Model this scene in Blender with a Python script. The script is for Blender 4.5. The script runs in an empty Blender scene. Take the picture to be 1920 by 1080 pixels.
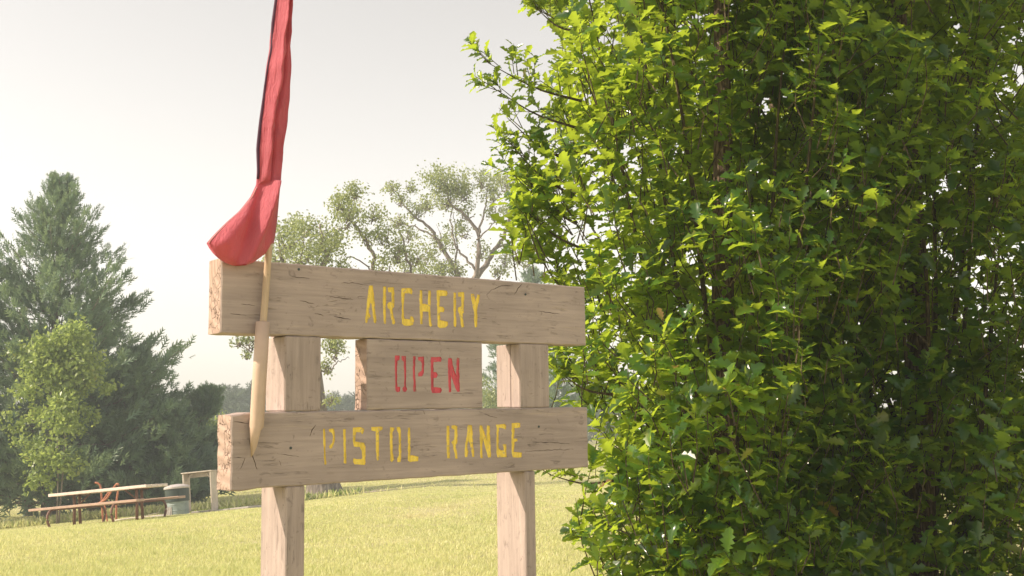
import bpy, math, random
import numpy as np
from mathutils import Vector, Matrix
from mathutils.geometry import delaunay_2d_cdt
R = math.radians
sc = bpy.context.scene
C = sc.collection
rng = np.random.default_rng(7)
random.seed(7)

# ------------------------------------------------------------------ camera
F_PX = 2000.0
PIT, ROL = 0.109, 0.013
EYE = 1.6
cp, sp_, cr, sr = math.cos(PIT), math.sin(PIT), math.cos(ROL), math.sin(ROL)
Rx = np.array([[1, 0, 0], [0, cp, -sp_], [0, sp_, cp]])
Rz = np.array([[cr, -sr, 0], [sr, cr, 0], [0, 0, 1]])
CAM = Rz @ Rx                       # (right, up, forward) <- (X, Z, Y)
cam_d = bpy.data.cameras.new("camera")
cam = bpy.data.objects.new("camera", cam_d)
C.objects.link(cam)
cam_d.sensor_width = 36.0
cam_d.lens = 36.0 * F_PX / 1920.0
cam_d.clip_end = 3000
m = CAM.T
M4 = Matrix.Identity(4)
for col, vec in enumerate((m[:, 0], m[:, 1], -m[:, 2])):
    M4[0][col], M4[1][col], M4[2][col] = float(vec[0]), float(vec[2]), float(vec[1])
M4[2][3] = EYE
cam.matrix_world = M4
sc.camera = cam

def ray(px, py):
    """world direction through a photograph pixel, scaled so that its Y is 1"""
    v = CAM.T @ np.array([(px - 960) / F_PX, (540 - py) / F_PX, 1.0])
    return np.array([v[0], v[2], v[1]]) / v[2]

def at(px, py, dist):
    r = ray(px, py)
    return np.array([r[0] * dist, dist, EYE + r[2] * dist])

# ------------------------------------------------------------------ world, sun, exposure
SUN_AZ, SUN_EL = -101.0, 37.0
w = bpy.data.worlds.new("World")
sc.world = w
w.use_nodes = True
nt = w.node_tree
sky = nt.nodes.new('ShaderNodeTexSky')
sky.sky_type = 'NISHITA'
sky.sun_disc = False
sky.sun_elevation = R(SUN_EL)
sky.sun_rotation = R(SUN_AZ)
sky.air_density = 1.0
sky.dust_density = 0.6
sky.ozone_density = 0.6
hs = nt.nodes.new('ShaderNodeHueSaturation')
hs.inputs['Saturation'].default_value = 0.22
tint = nt.nodes.new('ShaderNodeMix')
tint.data_type = 'RGBA'
tint.blend_type = 'MULTIPLY'
tint.inputs[0].default_value = 1.0
tint.inputs[7].default_value = (1.0, 0.915, 0.815, 1)
bg = nt.nodes['Background']
nt.links.new(sky.outputs[0], hs.inputs['Color'])
nt.links.new(hs.outputs[0], tint.inputs[6])
nt.links.new(tint.outputs[2], bg.inputs[0])
bg.inputs[1].default_value = 0.089

sun_d = bpy.data.lights.new("sun", 'SUN')
sun_d.energy = 2.3
sun_d.angle = R(0.53)
sun_d.color = (1.0, 0.84, 0.66)
sun = bpy.data.objects.new("sun", sun_d)
C.objects.link(sun)
sdir = Vector((math.sin(R(SUN_AZ)) * math.cos(R(SUN_EL)), math.cos(R(SUN_AZ)) * math.cos(R(SUN_EL)), math.sin(R(SUN_EL))))
sun.rotation_euler = sdir.to_track_quat('Z', 'Y').to_euler()
sun.location = (-10, 5, 12)

sc.view_settings.view_transform = 'Standard'
sc.view_settings.look = 'None'
sc.view_settings.gamma = 1.0
sc.view_settings.exposure = 1.45
sc.cycles.max_bounces = 7
sc.cycles.diffuse_bounces = 2
sc.cycles.transmission_bounces = 3
sc.cycles.transparent_max_bounces = 8
sc.cycles.volume_bounces = 0
sc.cycles.use_denoising = True

# ------------------------------------------------------------------ helpers
def tag(o, label=None, cat=None, group=None, kind=None):
    if label: o['label'] = label
    if cat: o['category'] = cat
    if group: o['group'] = group
    if kind: o['kind'] = kind
    return o

def empty(name, loc=(0, 0, 0), rz=0.0, parent=None):
    o = bpy.data.objects.new(name, None)
    C.objects.link(o)
    o.location = loc
    o.rotation_euler = (0, 0, rz)
    o.parent = parent
    return o

def link_mesh(name, me, mats, parent=None, loc=None):
    o = bpy.data.objects.new(name, me)
    C.objects.link(o)
    if mats is not None:
        if not isinstance(mats, (list, tuple)):
            mats = [mats]
        for mm in mats:
            me.materials.append(mm)
    o.parent = parent
    if loc is not None:
        o.location = loc
    return o

def mesh_obj(name, verts, faces, mats, parent=None, loc=None, smooth=False, mat_idx=None):
    me = bpy.data.meshes.new(name)
    me.from_pydata([tuple(map(float, v)) for v in verts], [], faces)
    me.update()
    if smooth:
        me.polygons.foreach_set('use_smooth', [True] * len(me.polygons))
    if mat_idx is not None:
        me.polygons.foreach_set('material_index', mat_idx)
    return link_mesh(name, me, mats, parent, loc)

def fast_mesh(name, V, loops, sizes, attr=None):
    """V (n,3); loops flat; sizes per face; attr: per face floats"""
    me = bpy.data.meshes.new(name)
    me.vertices.add(len(V))
    me.vertices.foreach_set('co', np.ascontiguousarray(V, dtype=np.float32).ravel())
    me.loops.add(len(loops))
    me.loops.foreach_set('vertex_index', np.ascontiguousarray(loops, dtype=np.int32))
    me.polygons.add(len(sizes))
    starts = np.concatenate([[0], np.cumsum(sizes)[:-1]]).astype(np.int32)
    me.polygons.foreach_set('loop_start', starts)
    if attr is not None:
        a = me.attributes.new('var', 'FLOAT', 'FACE')
        a.data.foreach_set('value', np.ascontiguousarray(attr, dtype=np.float32))
    me.update(calc_edges=True)
    return me

def scatter(name, tv, tf, M, T, var, mats, parent=None, smooth=False):
    """copies of a template (tv verts, tf faces) with matrices M (N,3,3), offsets T (N,3)"""
    tv = np.asarray(tv, float)
    N, n = len(M), len(tv)
    V = np.einsum('nij,kj->nki', M, tv) + T[:, None, :]
    sizes = np.array([len(f) for f in tf])
    flat = np.concatenate([np.array(f) for f in tf])
    loops = (flat[None, :] + (np.arange(N) * n)[:, None]).ravel()
    me = fast_mesh(name, V.reshape(-1, 3), loops, np.tile(sizes, N), np.repeat(var, len(tf)))
    if smooth:
        me.polygons.foreach_set('use_smooth', np.ones(len(me.polygons), dtype=bool))
    return link_mesh(name, me, mats, parent)

def unit(v):
    v = np.asarray(v, float)
    return v / np.maximum(np.linalg.norm(v, axis=-1, keepdims=True), 1e-9)

def frames(dirs, nrm, scale, wscale=None):
    """matrices whose x axis is dirs, z close to nrm"""
    x = unit(dirs)
    y = unit(np.cross(nrm, x))
    z = np.cross(x, y)
    s = np.asarray(scale)[:, None]
    ws = s if wscale is None else np.asarray(wscale)[:, None]
    return np.stack([x * s, y * ws, z * s], axis=2)

def tube(paths, sides=6):
    """paths: list of (points (n,3), radii (n)) -> verts, faces"""
    V, F = [], []
    for P, rad in paths:
        P = np.asarray(P, float)
        n = len(P)
        rad = np.broadcast_to(np.asarray(rad, float), (n,))
        t = np.gradient(P, axis=0)
        t = unit(t)
        ref = np.array([0.0, 0, 1]) if abs(t[0][2]) < 0.9 else np.array([1.0, 0, 0])
        a = unit(np.cross(t, ref))
        b = np.cross(t, a)
        base = len(V)
        for i in range(n):
            for k in range(sides):
                th = 2 * math.pi * k / sides
                V.append(P[i] + rad[i] * (math.cos(th) * a[i] + math.sin(th) * b[i]))
        for i in range(n - 1):
            for k in range(sides):
                k2 = (k + 1) % sides
                F.append([base + i * sides + k, base + i * sides + k2, base + (i + 1) * sides + k2, base + (i + 1) * sides + k])
        F.append([base + k for k in range(sides)][::-1])
        F.append([base + (n - 1) * sides + k for k in range(sides)])
    return V, F

def bezier_pts(P, n):
    """smooth resample of control points (Catmull-Rom)"""
    P = np.asarray(P, float)
    P = np.vstack([2 * P[0] - P[1], P, 2 * P[-1] - P[-2]])
    out = []
    segs = len(P) - 3
    for s in np.linspace(0, segs - 1e-6, n):
        i = int(s)
        t = s - i
        p0, p1, p2, p3 = P[i:i + 4]
        out.append(0.5 * ((2 * p1) + (-p0 + p2) * t + (2 * p0 - 5 * p1 + 4 * p2 - p3) * t * t + (-p0 + 3 * p1 - 3 * p2 + p3) * t ** 3))
    return np.array(out)

def box(x0, x1, y0, y1, z0, z1, bev=0.0):
    """bevelled box verts/faces"""
    b = bev
    if b <= 0:
        V = [(x, y, z) for x in (x0, x1) for y in (y0, y1) for z in (z0, z1)]
        return V, [[0, 1, 3, 2], [4, 6, 7, 5], [0, 4, 5, 1], [2, 3, 7, 6], [0, 2, 6, 4], [1, 5, 7, 3]]
    V, idx = [], {}
    for i, x in enumerate((x0, x1)):
        for j, y in enumerate((y0, y1)):
            for k, z in enumerate((z0, z1)):
                sx, sy, sz = (b if i == 0 else -b), (b if j == 0 else -b), (b if k == 0 else -b)
                idx[i, j, k, 0] = len(V); V.append((x, y + sy, z + sz))
                idx[i, j, k, 1] = len(V); V.append((x + sx, y, z + sz))
                idx[i, j, k, 2] = len(V); V.append((x + sx, y + sy, z))
    F = []
    for i in (0, 1):
        F.append([idx[i, j, k, 0] for j, k in ((0, 0), (0, 1), (1, 1), (1, 0))][::1 if i == 0 else -1])
        F.append([idx[j, i, k, 1] for j, k in ((0, 0), (1, 0), (1, 1), (0, 1))][::1 if i == 0 else -1])
        F.append([idx[j, k, i, 2] for j, k in ((0, 0), (0, 1), (1, 1), (1, 0))][::1 if i == 0 else -1])
    for i in (0, 1):
        for j in (0, 1):
            F.append([idx[i, j, 0, 0], idx[i, j, 1, 0], idx[i, j, 1, 1], idx[i, j, 0, 1]])
            F.append([idx[i, 0, j, 0], idx[i, 1, j, 0], idx[i, 1, j, 2], idx[i, 0, j, 2]])
            F.append([idx[0, i, j, 1], idx[1, i, j, 1], idx[1, i, j, 2], idx[0, i, j, 2]])
    for i in (0, 1):
        for j in (0, 1):
            for k in (0, 1):
                F.append([idx[i, j, k, 0], idx[i, j, k, 1], idx[i, j, k, 2]])
    return V, F

def join(parts):
    V, F = [], []
    for v, f in parts:
        b = len(V)
        V += list(v)
        F += [[i + b for i in ff] for ff in f]
    return V, F

def xf(vf, A=None, t=(0, 0, 0)):
    v = np.asarray(vf[0], float)
    if A is not None:
        v = v @ np.asarray(A).T
    return list(v + np.asarray(t)), vf[1]

# ------------------------------------------------------------------ materials
class Mat:
    def __init__(s, name):
        s.m = bpy.data.materials.new(name)
        s.m.use_nodes = True
        s.n = s.m.node_tree.nodes
        s.l = s.m.node_tree.links
        s.b = s.n['Principled BSDF']
        s.out = s.n['Material Output']
    def node(s, t, **k):
        n = s.n.new(t)
        for a, v in k.items():
            setattr(n, a, v)
        return n
    def coord(s, which='Object', scale=(1, 1, 1)):
        tc = s.node('ShaderNodeTexCoord')
        mp = s.node('ShaderNodeMapping')
        mp.inputs['Scale'].default_value = scale
        s.l.new(tc.outputs[which], mp.inputs[0])
        return mp.outputs[0]
    def noise(s, vec, scale, detail=4, rough=0.55, dist=0.0):
        n = s.node('ShaderNodeTexNoise')
        n.inputs['Scale'].default_value = scale
        n.inputs['Detail'].default_value = detail
        n.inputs['Roughness'].default_value = rough
        n.inputs['Distortion'].default_value = dist
        s.l.new(vec, n.inputs['Vector'])
        return n.outputs['Fac']
    def ramp(s, fac, stops):
        r = s.node('ShaderNodeValToRGB')
        e = r.color_ramp.elements
        while len(e) < len(stops):
            e.new(0.5)
        for i, (p, c) in enumerate(stops):
            e[i].position = p
            e[i].color = (*c, 1) if isinstance(c, (tuple, list)) else (c, c, c, 1)
        s.l.new(fac, r.inputs[0])
        return r.outputs[0]
    def mix(s, fac, a, b, mode='MIX'):
        x = s.node('ShaderNodeMix', data_type='RGBA', blend_type=mode)
        for sock, v in ((x.inputs[0], fac), (x.inputs[6], a), (x.inputs[7], b)):
            if isinstance(v, (int, float)):
                sock.default_value = v
            elif isinstance(v, (tuple, list)):
                sock.default_value = (*v, 1)
            else:
                s.l.new(v, sock)
        return x.outputs[2]
    def math(s, op, a, b=None):
        x = s.node('ShaderNodeMath', operation=op)
        for i, v in enumerate((a, b)):
            if v is None: continue
            if isinstance(v, (int, float)): x.inputs[i].default_value = v
            else: s.l.new(v, x.inputs[i])
        return x.outputs[0]
    def color(s, c):
        if isinstance(c, (tuple, list)): s.b.inputs['Base Color'].default_value = (*c, 1)
        else: s.l.new(c, s.b.inputs['Base Color'])
    def bump(s, h, strength=0.4, dist=0.004):
        b = s.node('ShaderNodeBump')
        b.inputs['Strength'].default_value = strength
        b.inputs['Distance'].default_value = dist
        s.l.new(h, b.inputs['Height'])
        s.l.new(b.outputs[0], s.b.inputs['Normal'])
    def rough(s, r, spec=0.3):
        s.b.inputs['Roughness'].default_value = r
        s.b.inputs['Specular IOR Level'].default_value = spec

def wood_mat(name, base, grain=(2.0, 30.0, 30.0), crack=0.55, worn=(0.42, 0.33, 0.24), rough=0.75, seed=0.0, wear=0.4, bumps=0.5):
    """painted weathered timber; grain runs along the axis with the low scale"""
    M = Mat(name)
    M.rough(rough, 0.25)
    v = M.coord('Object', grain)
    off = M.node('ShaderNodeVectorMath', operation='ADD')
    off.inputs[1].default_value = (seed * 3.7, seed * 1.3, seed * 2.1)
    M.l.new(v, off.inputs[0])
    v = off.outputs[0]
    fine = M.noise(v, 6.0, 6, 0.65)
    mid = M.noise(v, 1.6, 5, 0.6, 0.6)
    big = M.noise(M.coord('Object', (3, 3, 3)), 1.3, 3)
    dk = tuple(c * 0.86 for c in base)
    lt = tuple(min(1, c * 1.16) for c in base)
    col = M.ramp(mid, [(0.3, dk), (0.5, base), (0.72, lt)])
    col = M.mix(M.ramp(fine, [(0.35, 0.82), (0.62, 1.06)]), (0, 0, 0), col) if False else M.mix(1.0, col, M.ramp(fine, [(0.3, 0.91), (0.65, 1.0)]), 'MULTIPLY')
    col = M.mix(1.0, col, M.ramp(big, [(0.3, 0.80), (0.7, 1.0)]), 'MULTIPLY')
    # worn patches where pale wood shows
    wn = M.noise(v, 1.1, 8, 0.7, 0.4)
    wf = M.ramp(wn, [(0.60, 0.0), (0.68, wear)])
    col = M.mix(wf, col, worn)
    # dark checks along the grain
    ck = M.noise(v, 2.3, 3, 0.5, 1.2)
    ckline = M.math('ABSOLUTE', M.math('SUBTRACT', ck, 0.5))
    gate = M.noise(M.coord('Object', (5, 9, 9)), 1.7, 2)
    gate = M.ramp(gate, [(crack, 0.0), (crack + 0.07, 1.0)])
    line = M.ramp(ckline, [(0.0, 1.0), (0.013, 0.0)])
    cf = M.math('MULTIPLY', line, gate)
    col = M.mix(M.math('MULTIPLY', cf, 0.4), col, (0.05, 0.04, 0.03))
    # small knocks and stains
    sp = M.noise(M.coord('Object', (26, 40, 34)), 1.0, 3, 0.6, 1.2)
    sf = M.ramp(sp, [(0.62, 0.0), (0.72, 0.5)])
    col = M.mix(sf, col, tuple(c * 0.35 for c in base))
    M.color(col)
    h = M.math('ADD', M.math('MULTIPLY', fine, 0.5), M.math('MULTIPLY', cf, -1.6))
    h = M.math('ADD', h, M.math('MULTIPLY', wf, -0.7))
    M.bump(h, bumps, 0.004)
    return M.m

PAINT = (0.49, 0.395, 0.355)
m_board = wood_mat('painted board', PAINT, (1.3, 26, 26), 0.52, seed=1, worn=(0.62, 0.49, 0.37))
m_block = wood_mat('painted upright', PAINT, (26, 26, 1.5), 0.5, seed=2, wear=0.55, worn=(0.66, 0.52, 0.40))
m_post = wood_mat('painted post', PAINT, (22, 22, 1.0), 0.45, seed=5, wear=0.2, worn=(0.6, 0.46, 0.35))
m_greywood = wood_mat('weathered plank', (0.66, 0.58, 0.49), (30, 30, 2), 0.5, seed=3, worn=(0.6, 0.54, 0.45))

def endgrain(name, base):
    M = Mat(name)
    M.rough(0.85, 0.2)
    v = M.coord('Object', (1, 1, 1))
    wv = M.node('ShaderNodeTexWave', wave_type='RINGS')
    wv.inputs['Scale'].default_value = 22
    wv.inputs['Distortion'].default_value = 3.5
    wv.inputs['Detail'].default_value = 3
    mp = M.coord('Object', (1, 0.6, 0.35))
    M.l.new(mp, wv.inputs['Vector'])
    n = M.noise(v, 60, 5)
    vo = M.node('ShaderNodeTexVoronoi', feature='DISTANCE_TO_EDGE')
    vo.inputs['Scale'].default_value = 26
    nn = M.node('ShaderNodeTexNoise'); nn.inputs['Scale'].default_value = 18
    M.l.new(v, nn.inputs['Vector'])
    ad = M.mix(0.12, v, nn.outputs['Color'], 'ADD')
    M.l.new(ad, vo.inputs['Vector'])
    crk = M.ramp(vo.outputs['Distance'], [(0.0, 1.0), (0.05, 0.0)])
    gate = M.ramp(M.noise(v, 9, 2), [(0.45, 0.0), (0.55, 1.0)])
    cf = M.math('MULTIPLY', crk, gate)
    col = M.ramp(wv.outputs['Fac'], [(0.2, tuple(c * 0.82 for c in base)), (0.8, base)])
    col = M.mix(M.math('MULTIPLY', cf, 0.7), col, (0.09, 0.06, 0.045))
    M.color(col)
    h = M.math('ADD', M.math('MULTIPLY', wv.outputs['Fac'], 0.6), M.math('MULTIPLY', n, 0.5))
    h = M.math('ADD', h, M.math('MULTIPLY', cf, -1.8))
    M.bump(h, 0.7, 0.005)
    return M.m
m_end = endgrain('painted end grain', (0.48, 0.35, 0.285))

def paint_mat(name, base, under):
    M = Mat(name)
    M.rough(0.6, 0.3)
    v = M.coord('Object', (60, 60, 14))
    n = M.noise(v, 1.4, 5, 0.6)
    n2 = M.noise(M.coord('Object', (1, 1, 1)), 70, 4)
    col = M.ramp(n, [(0.3, tuple(c * 0.72 for c in base)), (0.55, base), (0.8, tuple(min(1, c * 1.2 + 0.03) for c in base))])
    col = M.mix(M.ramp(n2, [(0.60, 0.0), (0.66, 0.8)]), col, under)
    M.color(col)
    M.bump(n2, 0.5, 0.003)
    return M.m
m_yellow = paint_mat('yellow letter paint', (0.95, 0.70, 0.11), (0.60, 0.46, 0.24))
m_red = paint_mat('red letter paint', (0.68, 0.10, 0.13), (0.45, 0.24, 0.19))

def leaf_mat(name, dark, mid, light, trans=(0.3, 0.5, 0.03), tw=0.45, rough=0.38, spec=0.5, use_obj=False):
    M = Mat(name)
    M.rough(rough, spec)
    at_ = M.node('ShaderNodeAttribute', attribute_name='var')
    fac = at_.outputs['Fac']
    n = M.noise(M.coord('Object'), 1.3, 2)
    fac2 = M.math('ADD', M.math('MULTIPLY', fac, 0.8), M.math('MULTIPLY', n, 0.25))
    col = M.ramp(fac2, [(0.1, dark), (0.5, mid), (0.9, light), (0.99, (0.26, 0.13, 0.06))])
    geo = M.node('ShaderNodeNewGeometry')
    M.color(M.mix(M.math('MULTIPLY', geo.outputs['Backfacing'], 0.55), col, M.mix(0.35, col, (0.16, 0.22, 0.13))))
    tr = M.node('ShaderNodeBsdfTranslucent')
    tc = M.mix(fac2, tuple(c * 0.65 for c in trans), trans)
    M.l.new(tc, tr.inputs['Color'])
    mx = M.node('ShaderNodeMixShader')
    mx.inputs[0].default_value = tw
    M.l.new(M.b.outputs[0], mx.inputs[1])
    M.l.new(tr.outputs[0], mx.inputs[2])
    M.l.new(mx.outputs[0], M.out.inputs['Surface'])
    return M.m
m_oak = leaf_mat('oak leaf', (0.005, 0.028, 0.012), (0.013, 0.062, 0.018), (0.10, 0.20, 0.03), (0.79, 1.0, 0.07), 0.42, 0.20, 0.5)
m_cedar = leaf_mat('cedar spray', (0.08, 0.15, 0.105), (0.15, 0.26, 0.17), (0.28, 0.39, 0.25), (0.30, 0.40, 0.17), 0.38, 0.45, 0.6)
m_cotton = leaf_mat('cottonwood leaf', (0.16, 0.20, 0.07), (0.24, 0.30, 0.11), (0.36, 0.40, 0.17), (0.60, 0.68, 0.24), 0.4, 0.35, 0.6)
m_elm = leaf_mat('bright leaf', (0.13, 0.20, 0.05), (0.22, 0.31, 0.08), (0.36, 0.43, 0.13), (0.60, 0.74, 0.18), 0.45, 0.35, 0.6)
m_far = leaf_mat('far conifer', (0.04, 0.065, 0.035), (0.06, 0.09, 0.05), (0.09, 0.12, 0.06), (0.1, 0.15, 0.06), 0.2, 0.8, 0.2)
m_grass = leaf_mat('grass blade', (0.46, 0.58, 0.18), (0.76, 0.78, 0.38), (0.88, 0.82, 0.58), (0.88, 0.86, 0.36), 0.45, 0.5, 0.3)

def bark_mat(name, a, b, sc_=(14, 14, 3)):
    M = Mat(name)
    M.rough(0.9, 0.15)
    v = M.coord('Object', sc_)
    vo = M.node('ShaderNodeTexVoronoi', feature='DISTANCE_TO_EDGE')
    vo.inputs['Scale'].default_value = 1.6
    nn = M.node('ShaderNodeTexNoise'); nn.inputs['Scale'].default_value = 1.5
    M.l.new(v, nn.inputs['Vector'])
    M.l.new(M.mix(0.35, v, nn.outputs['Color'], 'ADD'), vo.inputs['Vector'])
    n = M.noise(v, 4, 4)
    f = M.math('ADD', vo.outputs['Distance'], M.math('MULTIPLY', n, 0.3))
    M.color(M.ramp(f, [(0.08, a), (0.55, b)]))
    M.bump(f, 0.8, 0.02)
    return M.m
m_bark = bark_mat('oak bark', (0.04, 0.028, 0.02), (0.26, 0.19, 0.14), (30, 30, 7))
m_twig = bark_mat('twig bark', (0.05, 0.04, 0.025), (0.15, 0.12, 0.07), (30, 30, 6))
m_cbark = bark_mat('cottonwood bark', (0.12, 0.10, 0.085), (0.34, 0.29, 0.25), (5, 5, 1.2))

def ground_mat():
    M = Mat('lawn soil')
    M.rough(0.95, 0.1)
    v = M.coord('Object')
    a = M.noise(v, 0.35, 4)
    b = M.noise(v, 9, 6, 0.7)
    c = M.noise(v, 55, 4, 0.7)
    col = M.ramp(a, [(0.3, (0.58, 0.58, 0.22)), (0.5, (0.68, 0.65, 0.29)), (0.7, (0.76, 0.69, 0.38))])
    st = M.noise(M.coord('Object', (0.25, 1.6, 1)), 0.9, 3)
    col = M.mix(M.ramp(st, [(0.56, 0.0), (0.66, 0.5)]), col, (0.74, 0.64, 0.48))
    col = M.mix(1.0, col, M.ramp(b, [(0.3, 0.72), (0.65, 1.0)]), 'MULTIPLY')
    col = M.mix(1.0, col, M.ramp(c, [(0.3, 0.6), (0.6, 1.0)]), 'MULTIPLY')
    M.color(col)
    M.bump(M.math('ADD', b, c), 0.8, 0.04)
    return M.m
m_ground = ground_mat()

def plain(name, base, rough=0.6, spec=0.3, metal=0.0, var=0.2, scale=20, bump=0.2):
    M = Mat(name)
    M.rough(rough, spec)
    M.b.inputs['Metallic'].default_value = metal
    n = M.noise(M.coord('Object'), scale, 5, 0.6)
    M.color(M.ramp(n, [(0.3, tuple(c * (1 - var) for c in base)), (0.7, tuple(min(1, c * (1 + var * 0.5)) for c in base))]))
    M.bump(n, bump, 0.004)
    return M.m
m_rust = plain('rusty red steel', (0.20, 0.10, 0.07), 0.6, 0.4)
m_rustor = plain('orange steel', (0.46, 0.17, 0.09), 0.6, 0.4)
m_tabletop = plain('pale planks', (0.80, 0.68, 0.60), 0.6, 0.4, scale=8)
m_bindark = plain('dark green plastic', (0.035, 0.055, 0.05), 0.45, 0.5)
m_bin = plain('grey green steel', (0.27, 0.33, 0.33), 0.5, 0.5, scale=9)
m_binlid = plain('pale lid', (0.55, 0.50, 0.48), 0.4, 0.5)
m_conc = plain('concrete', (0.50, 0.46, 0.42), 0.9, 0.1, scale=6)
m_pipe = plain('painted pipe', (0.60, 0.44, 0.33), 0.5, 0.4, scale=12, var=0.1)
m_dowel = wood_mat('varnished dowel', (0.62, 0.46, 0.31), (40, 40, 2), 0.7, worn=(0.6, 0.42, 0.25), rough=0.45)

def cloth_mat():
    M = Mat('red cloth')
    M.rough(0.8, 0.15)
    M.b.inputs['Sheen Weight'].default_value = 0.3
    n = M.noise(M.coord('Object'), 14, 4)
    wv = M.noise(M.coord('Object', (1, 1, 1)), 900, 2)
    M.color(M.ramp(n, [(0.3, (0.56, 0.135, 0.175)), (0.7, (0.66, 0.17, 0.215))]))
    cr_ = M.noise(M.coord('Object', (34, 34, 7)), 1.6, 4, 0.55, 1.5)
    cr2 = M.noise(M.coord('Object', (9, 9, 22)), 1.2, 3, 0.5, 1.0)
    M.bump(M.math('ADD', M.math('MULTIPLY', wv, 0.12), M.math('ADD', M.math('MULTIPLY', cr_, 1.6), cr2)), 0.55, 0.012)
    tr = M.node('ShaderNodeBsdfTranslucent')
    tr.inputs['Color'].default_value = (0.75, 0.11, 0.11, 1)
    mx = M.node('ShaderNodeMixShader')
    mx.inputs[0].default_value = 0.35
    M.l.new(M.b.outputs[0], mx.inputs[1]); M.l.new(tr.outputs[0], mx.inputs[2])
    M.l.new(mx.outputs[0], M.out.inputs['Surface'])
    return M.m
m_cloth = cloth_mat()
m_hem = plain('pale hem stitching', (0.65, 0.30, 0.30), 0.8, 0.2)

# ------------------------------------------------------------------ ground
def smooth(a, b, x):
    t = np.clip((np.asarray(x, float) - a) / (b - a), 0, 1)
    return t * t * (3 - 2 * t)
_PD = [-60, -5, 0, 6, 10, 14, 20, 28, 36, 50, 90, 200, 600]
_PH = [1.2, 1.55, 1.6, 1.6, 1.66, 1.86, 2.3, 2.95, 3.37, 3.65, 4.2, 5.0, 6.0]
def ground(x, y):
    x = np.asarray(x, float); y = np.asarray(y, float)
    h = np.interp(y, _PD, _PH)
    lat = 0.08 * (np.clip(x, -18, -2.5) + 11) * smooth(12, 26, y) * (1 - smooth(60, 140, y))
    return EYE - h + lat + 0.03 * np.sin(x * 0.7 + 1) * np.sin(y * 0.5)

def axis(ranges):
    out = []
    for a, b, s in ranges:
        out += list(np.arange(a, b, s))
    return np.array(out + [ranges[-1][1]])
gx = axis([(-320, -60, 40), (-60, -20, 4), (-20, 8, 0.35), (8, 60, 4), (60, 320, 40)])
gy = axis([(-60, -4, 8), (-4, 8, 1), (8, 42, 0.35), (42, 90, 3), (90, 360, 30)])
GX, GY = np.meshgrid(gx, gy)
GZ = ground(GX, GY) + np.where((np.abs(GX + 6) < 14) & (GY > 6) & (GY < 42), rng.normal(0, 0.006, GX.shape), 0)
nx, ny = len(gx), len(gy)
I = (np.arange(ny - 1)[:, None] * nx + np.arange(nx - 1)[None, :]).ravel()
loops = np.stack([I, I + 1, I + nx + 1, I + nx], 1).ravel()
me = fast_mesh('ground', np.stack([GX, GY, GZ], -1).reshape(-1, 3), loops, np.full(len(I), 4))
me.polygons.foreach_set('use_smooth', np.ones(len(I), dtype=bool))
tag(link_mesh('ground', me, m_ground), 'mown dry lawn sloping away behind the sign', kind='structure')

# grass blades on the visible wedge
def blades(n, d0, d1, h, wdt):
    d = d0 * (d1 / d0) ** rng.random(n)
    px = rng.uniform(-40, 1260, n)
    x = (px - 960) / F_PX * d
    y = d
    z = ground(x, y)
    ang = rng.uniform(0, 2 * math.pi, n)
    patch = np.sin(x * 1.7 + np.sin(y * 1.1) * 2) * np.sin(y * 0.8 + np.sin(x * 0.9) * 2) + 0.6 * np.sin(x * 5.1 + y * 1.3) * np.sin(y * 2.9 - x)
    hh = h * rng.uniform(0.5, 1.3, n) * (1 + 0.25 * patch) * np.interp(d, [12, 24, 40, 80], [1.0, 0.55, 0.6, 1.2])
    ww = wdt * rng.uniform(0.6, 1.3, n) * (0.6 + d / 14)
    lean = rng.uniform(0.15, 0.8, n) * hh
    la = rng.uniform(0, 2 * math.pi, n)
    ax = np.stack([np.cos(ang), np.sin(ang), 0 * ang], 1)
    base = np.stack([x, y, z - 0.004], 1)
    ln = np.stack([np.cos(la) * lean, np.sin(la) * lean, 0 * la], 1)
    up = np.array([0, 0, 1.0])
    p0 = base - ax * ww[:, None] / 2
    p1 = base + ax * ww[:, None] / 2
    mid = base + up * (hh * 0.6)[:, None] + ln * 0.35
    p2 = mid + ax * ww[:, None] * 0.35
    p3 = mid - ax * ww[:, None] * 0.35
    p4 = base + up * hh[:, None] + ln
    V = np.stack([p0, p1, p2, p3, p4], 1).reshape(-1, 3)
    b = (np.arange(n) * 5)[:, None]
    loops = (b + np.array([0, 1, 2, 3, 3, 2, 4])[None, :]).ravel()
    sk = np.array([ray(775, 760)[0] * 18.5, 18.5]), np.array([ray(935, 760)[0] * 23.5, 23.5])
    dx, dy = sk[1] - sk[0]
    tt_ = np.clip(((x - sk[0][0]) * dx + (y - sk[0][1]) * dy) / (dx * dx + dy * dy), 0, 1)
    ds = np.hypot(x - sk[0][0] - tt_ * dx, (y - sk[0][1] - tt_ * dy))
    var = np.clip(rng.normal(0.5, 0.22, n) - 0.13 * patch - 0.1 * np.sin(x * 0.9 + 2) * np.sin(y * 0.35) + 0.5 * np.exp(-(ds / 0.35) ** 2), 0, 1)
    return V, loops, np.tile([4, 3], n), np.repeat(var, 2)
V, L_, S_, A_ = blades(250000, 7.5, 34, 0.055, 0.006)
V2, L2, S2, A2_ = blades(90000, 33.5, 95, 0.06, 0.009)
L_ = np.concatenate([L_, L2 + len(V)]); V = np.concatenate([V, V2]); S_ = np.concatenate([S_, S2]); A_ = np.concatenate([A_, A2_])
tag(link_mesh('lawn_grass', fast_mesh('lawn_grass', V, L_, S_, A_), m_grass), 'dry yellow green blades of the mown lawn', kind='stuff')

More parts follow.
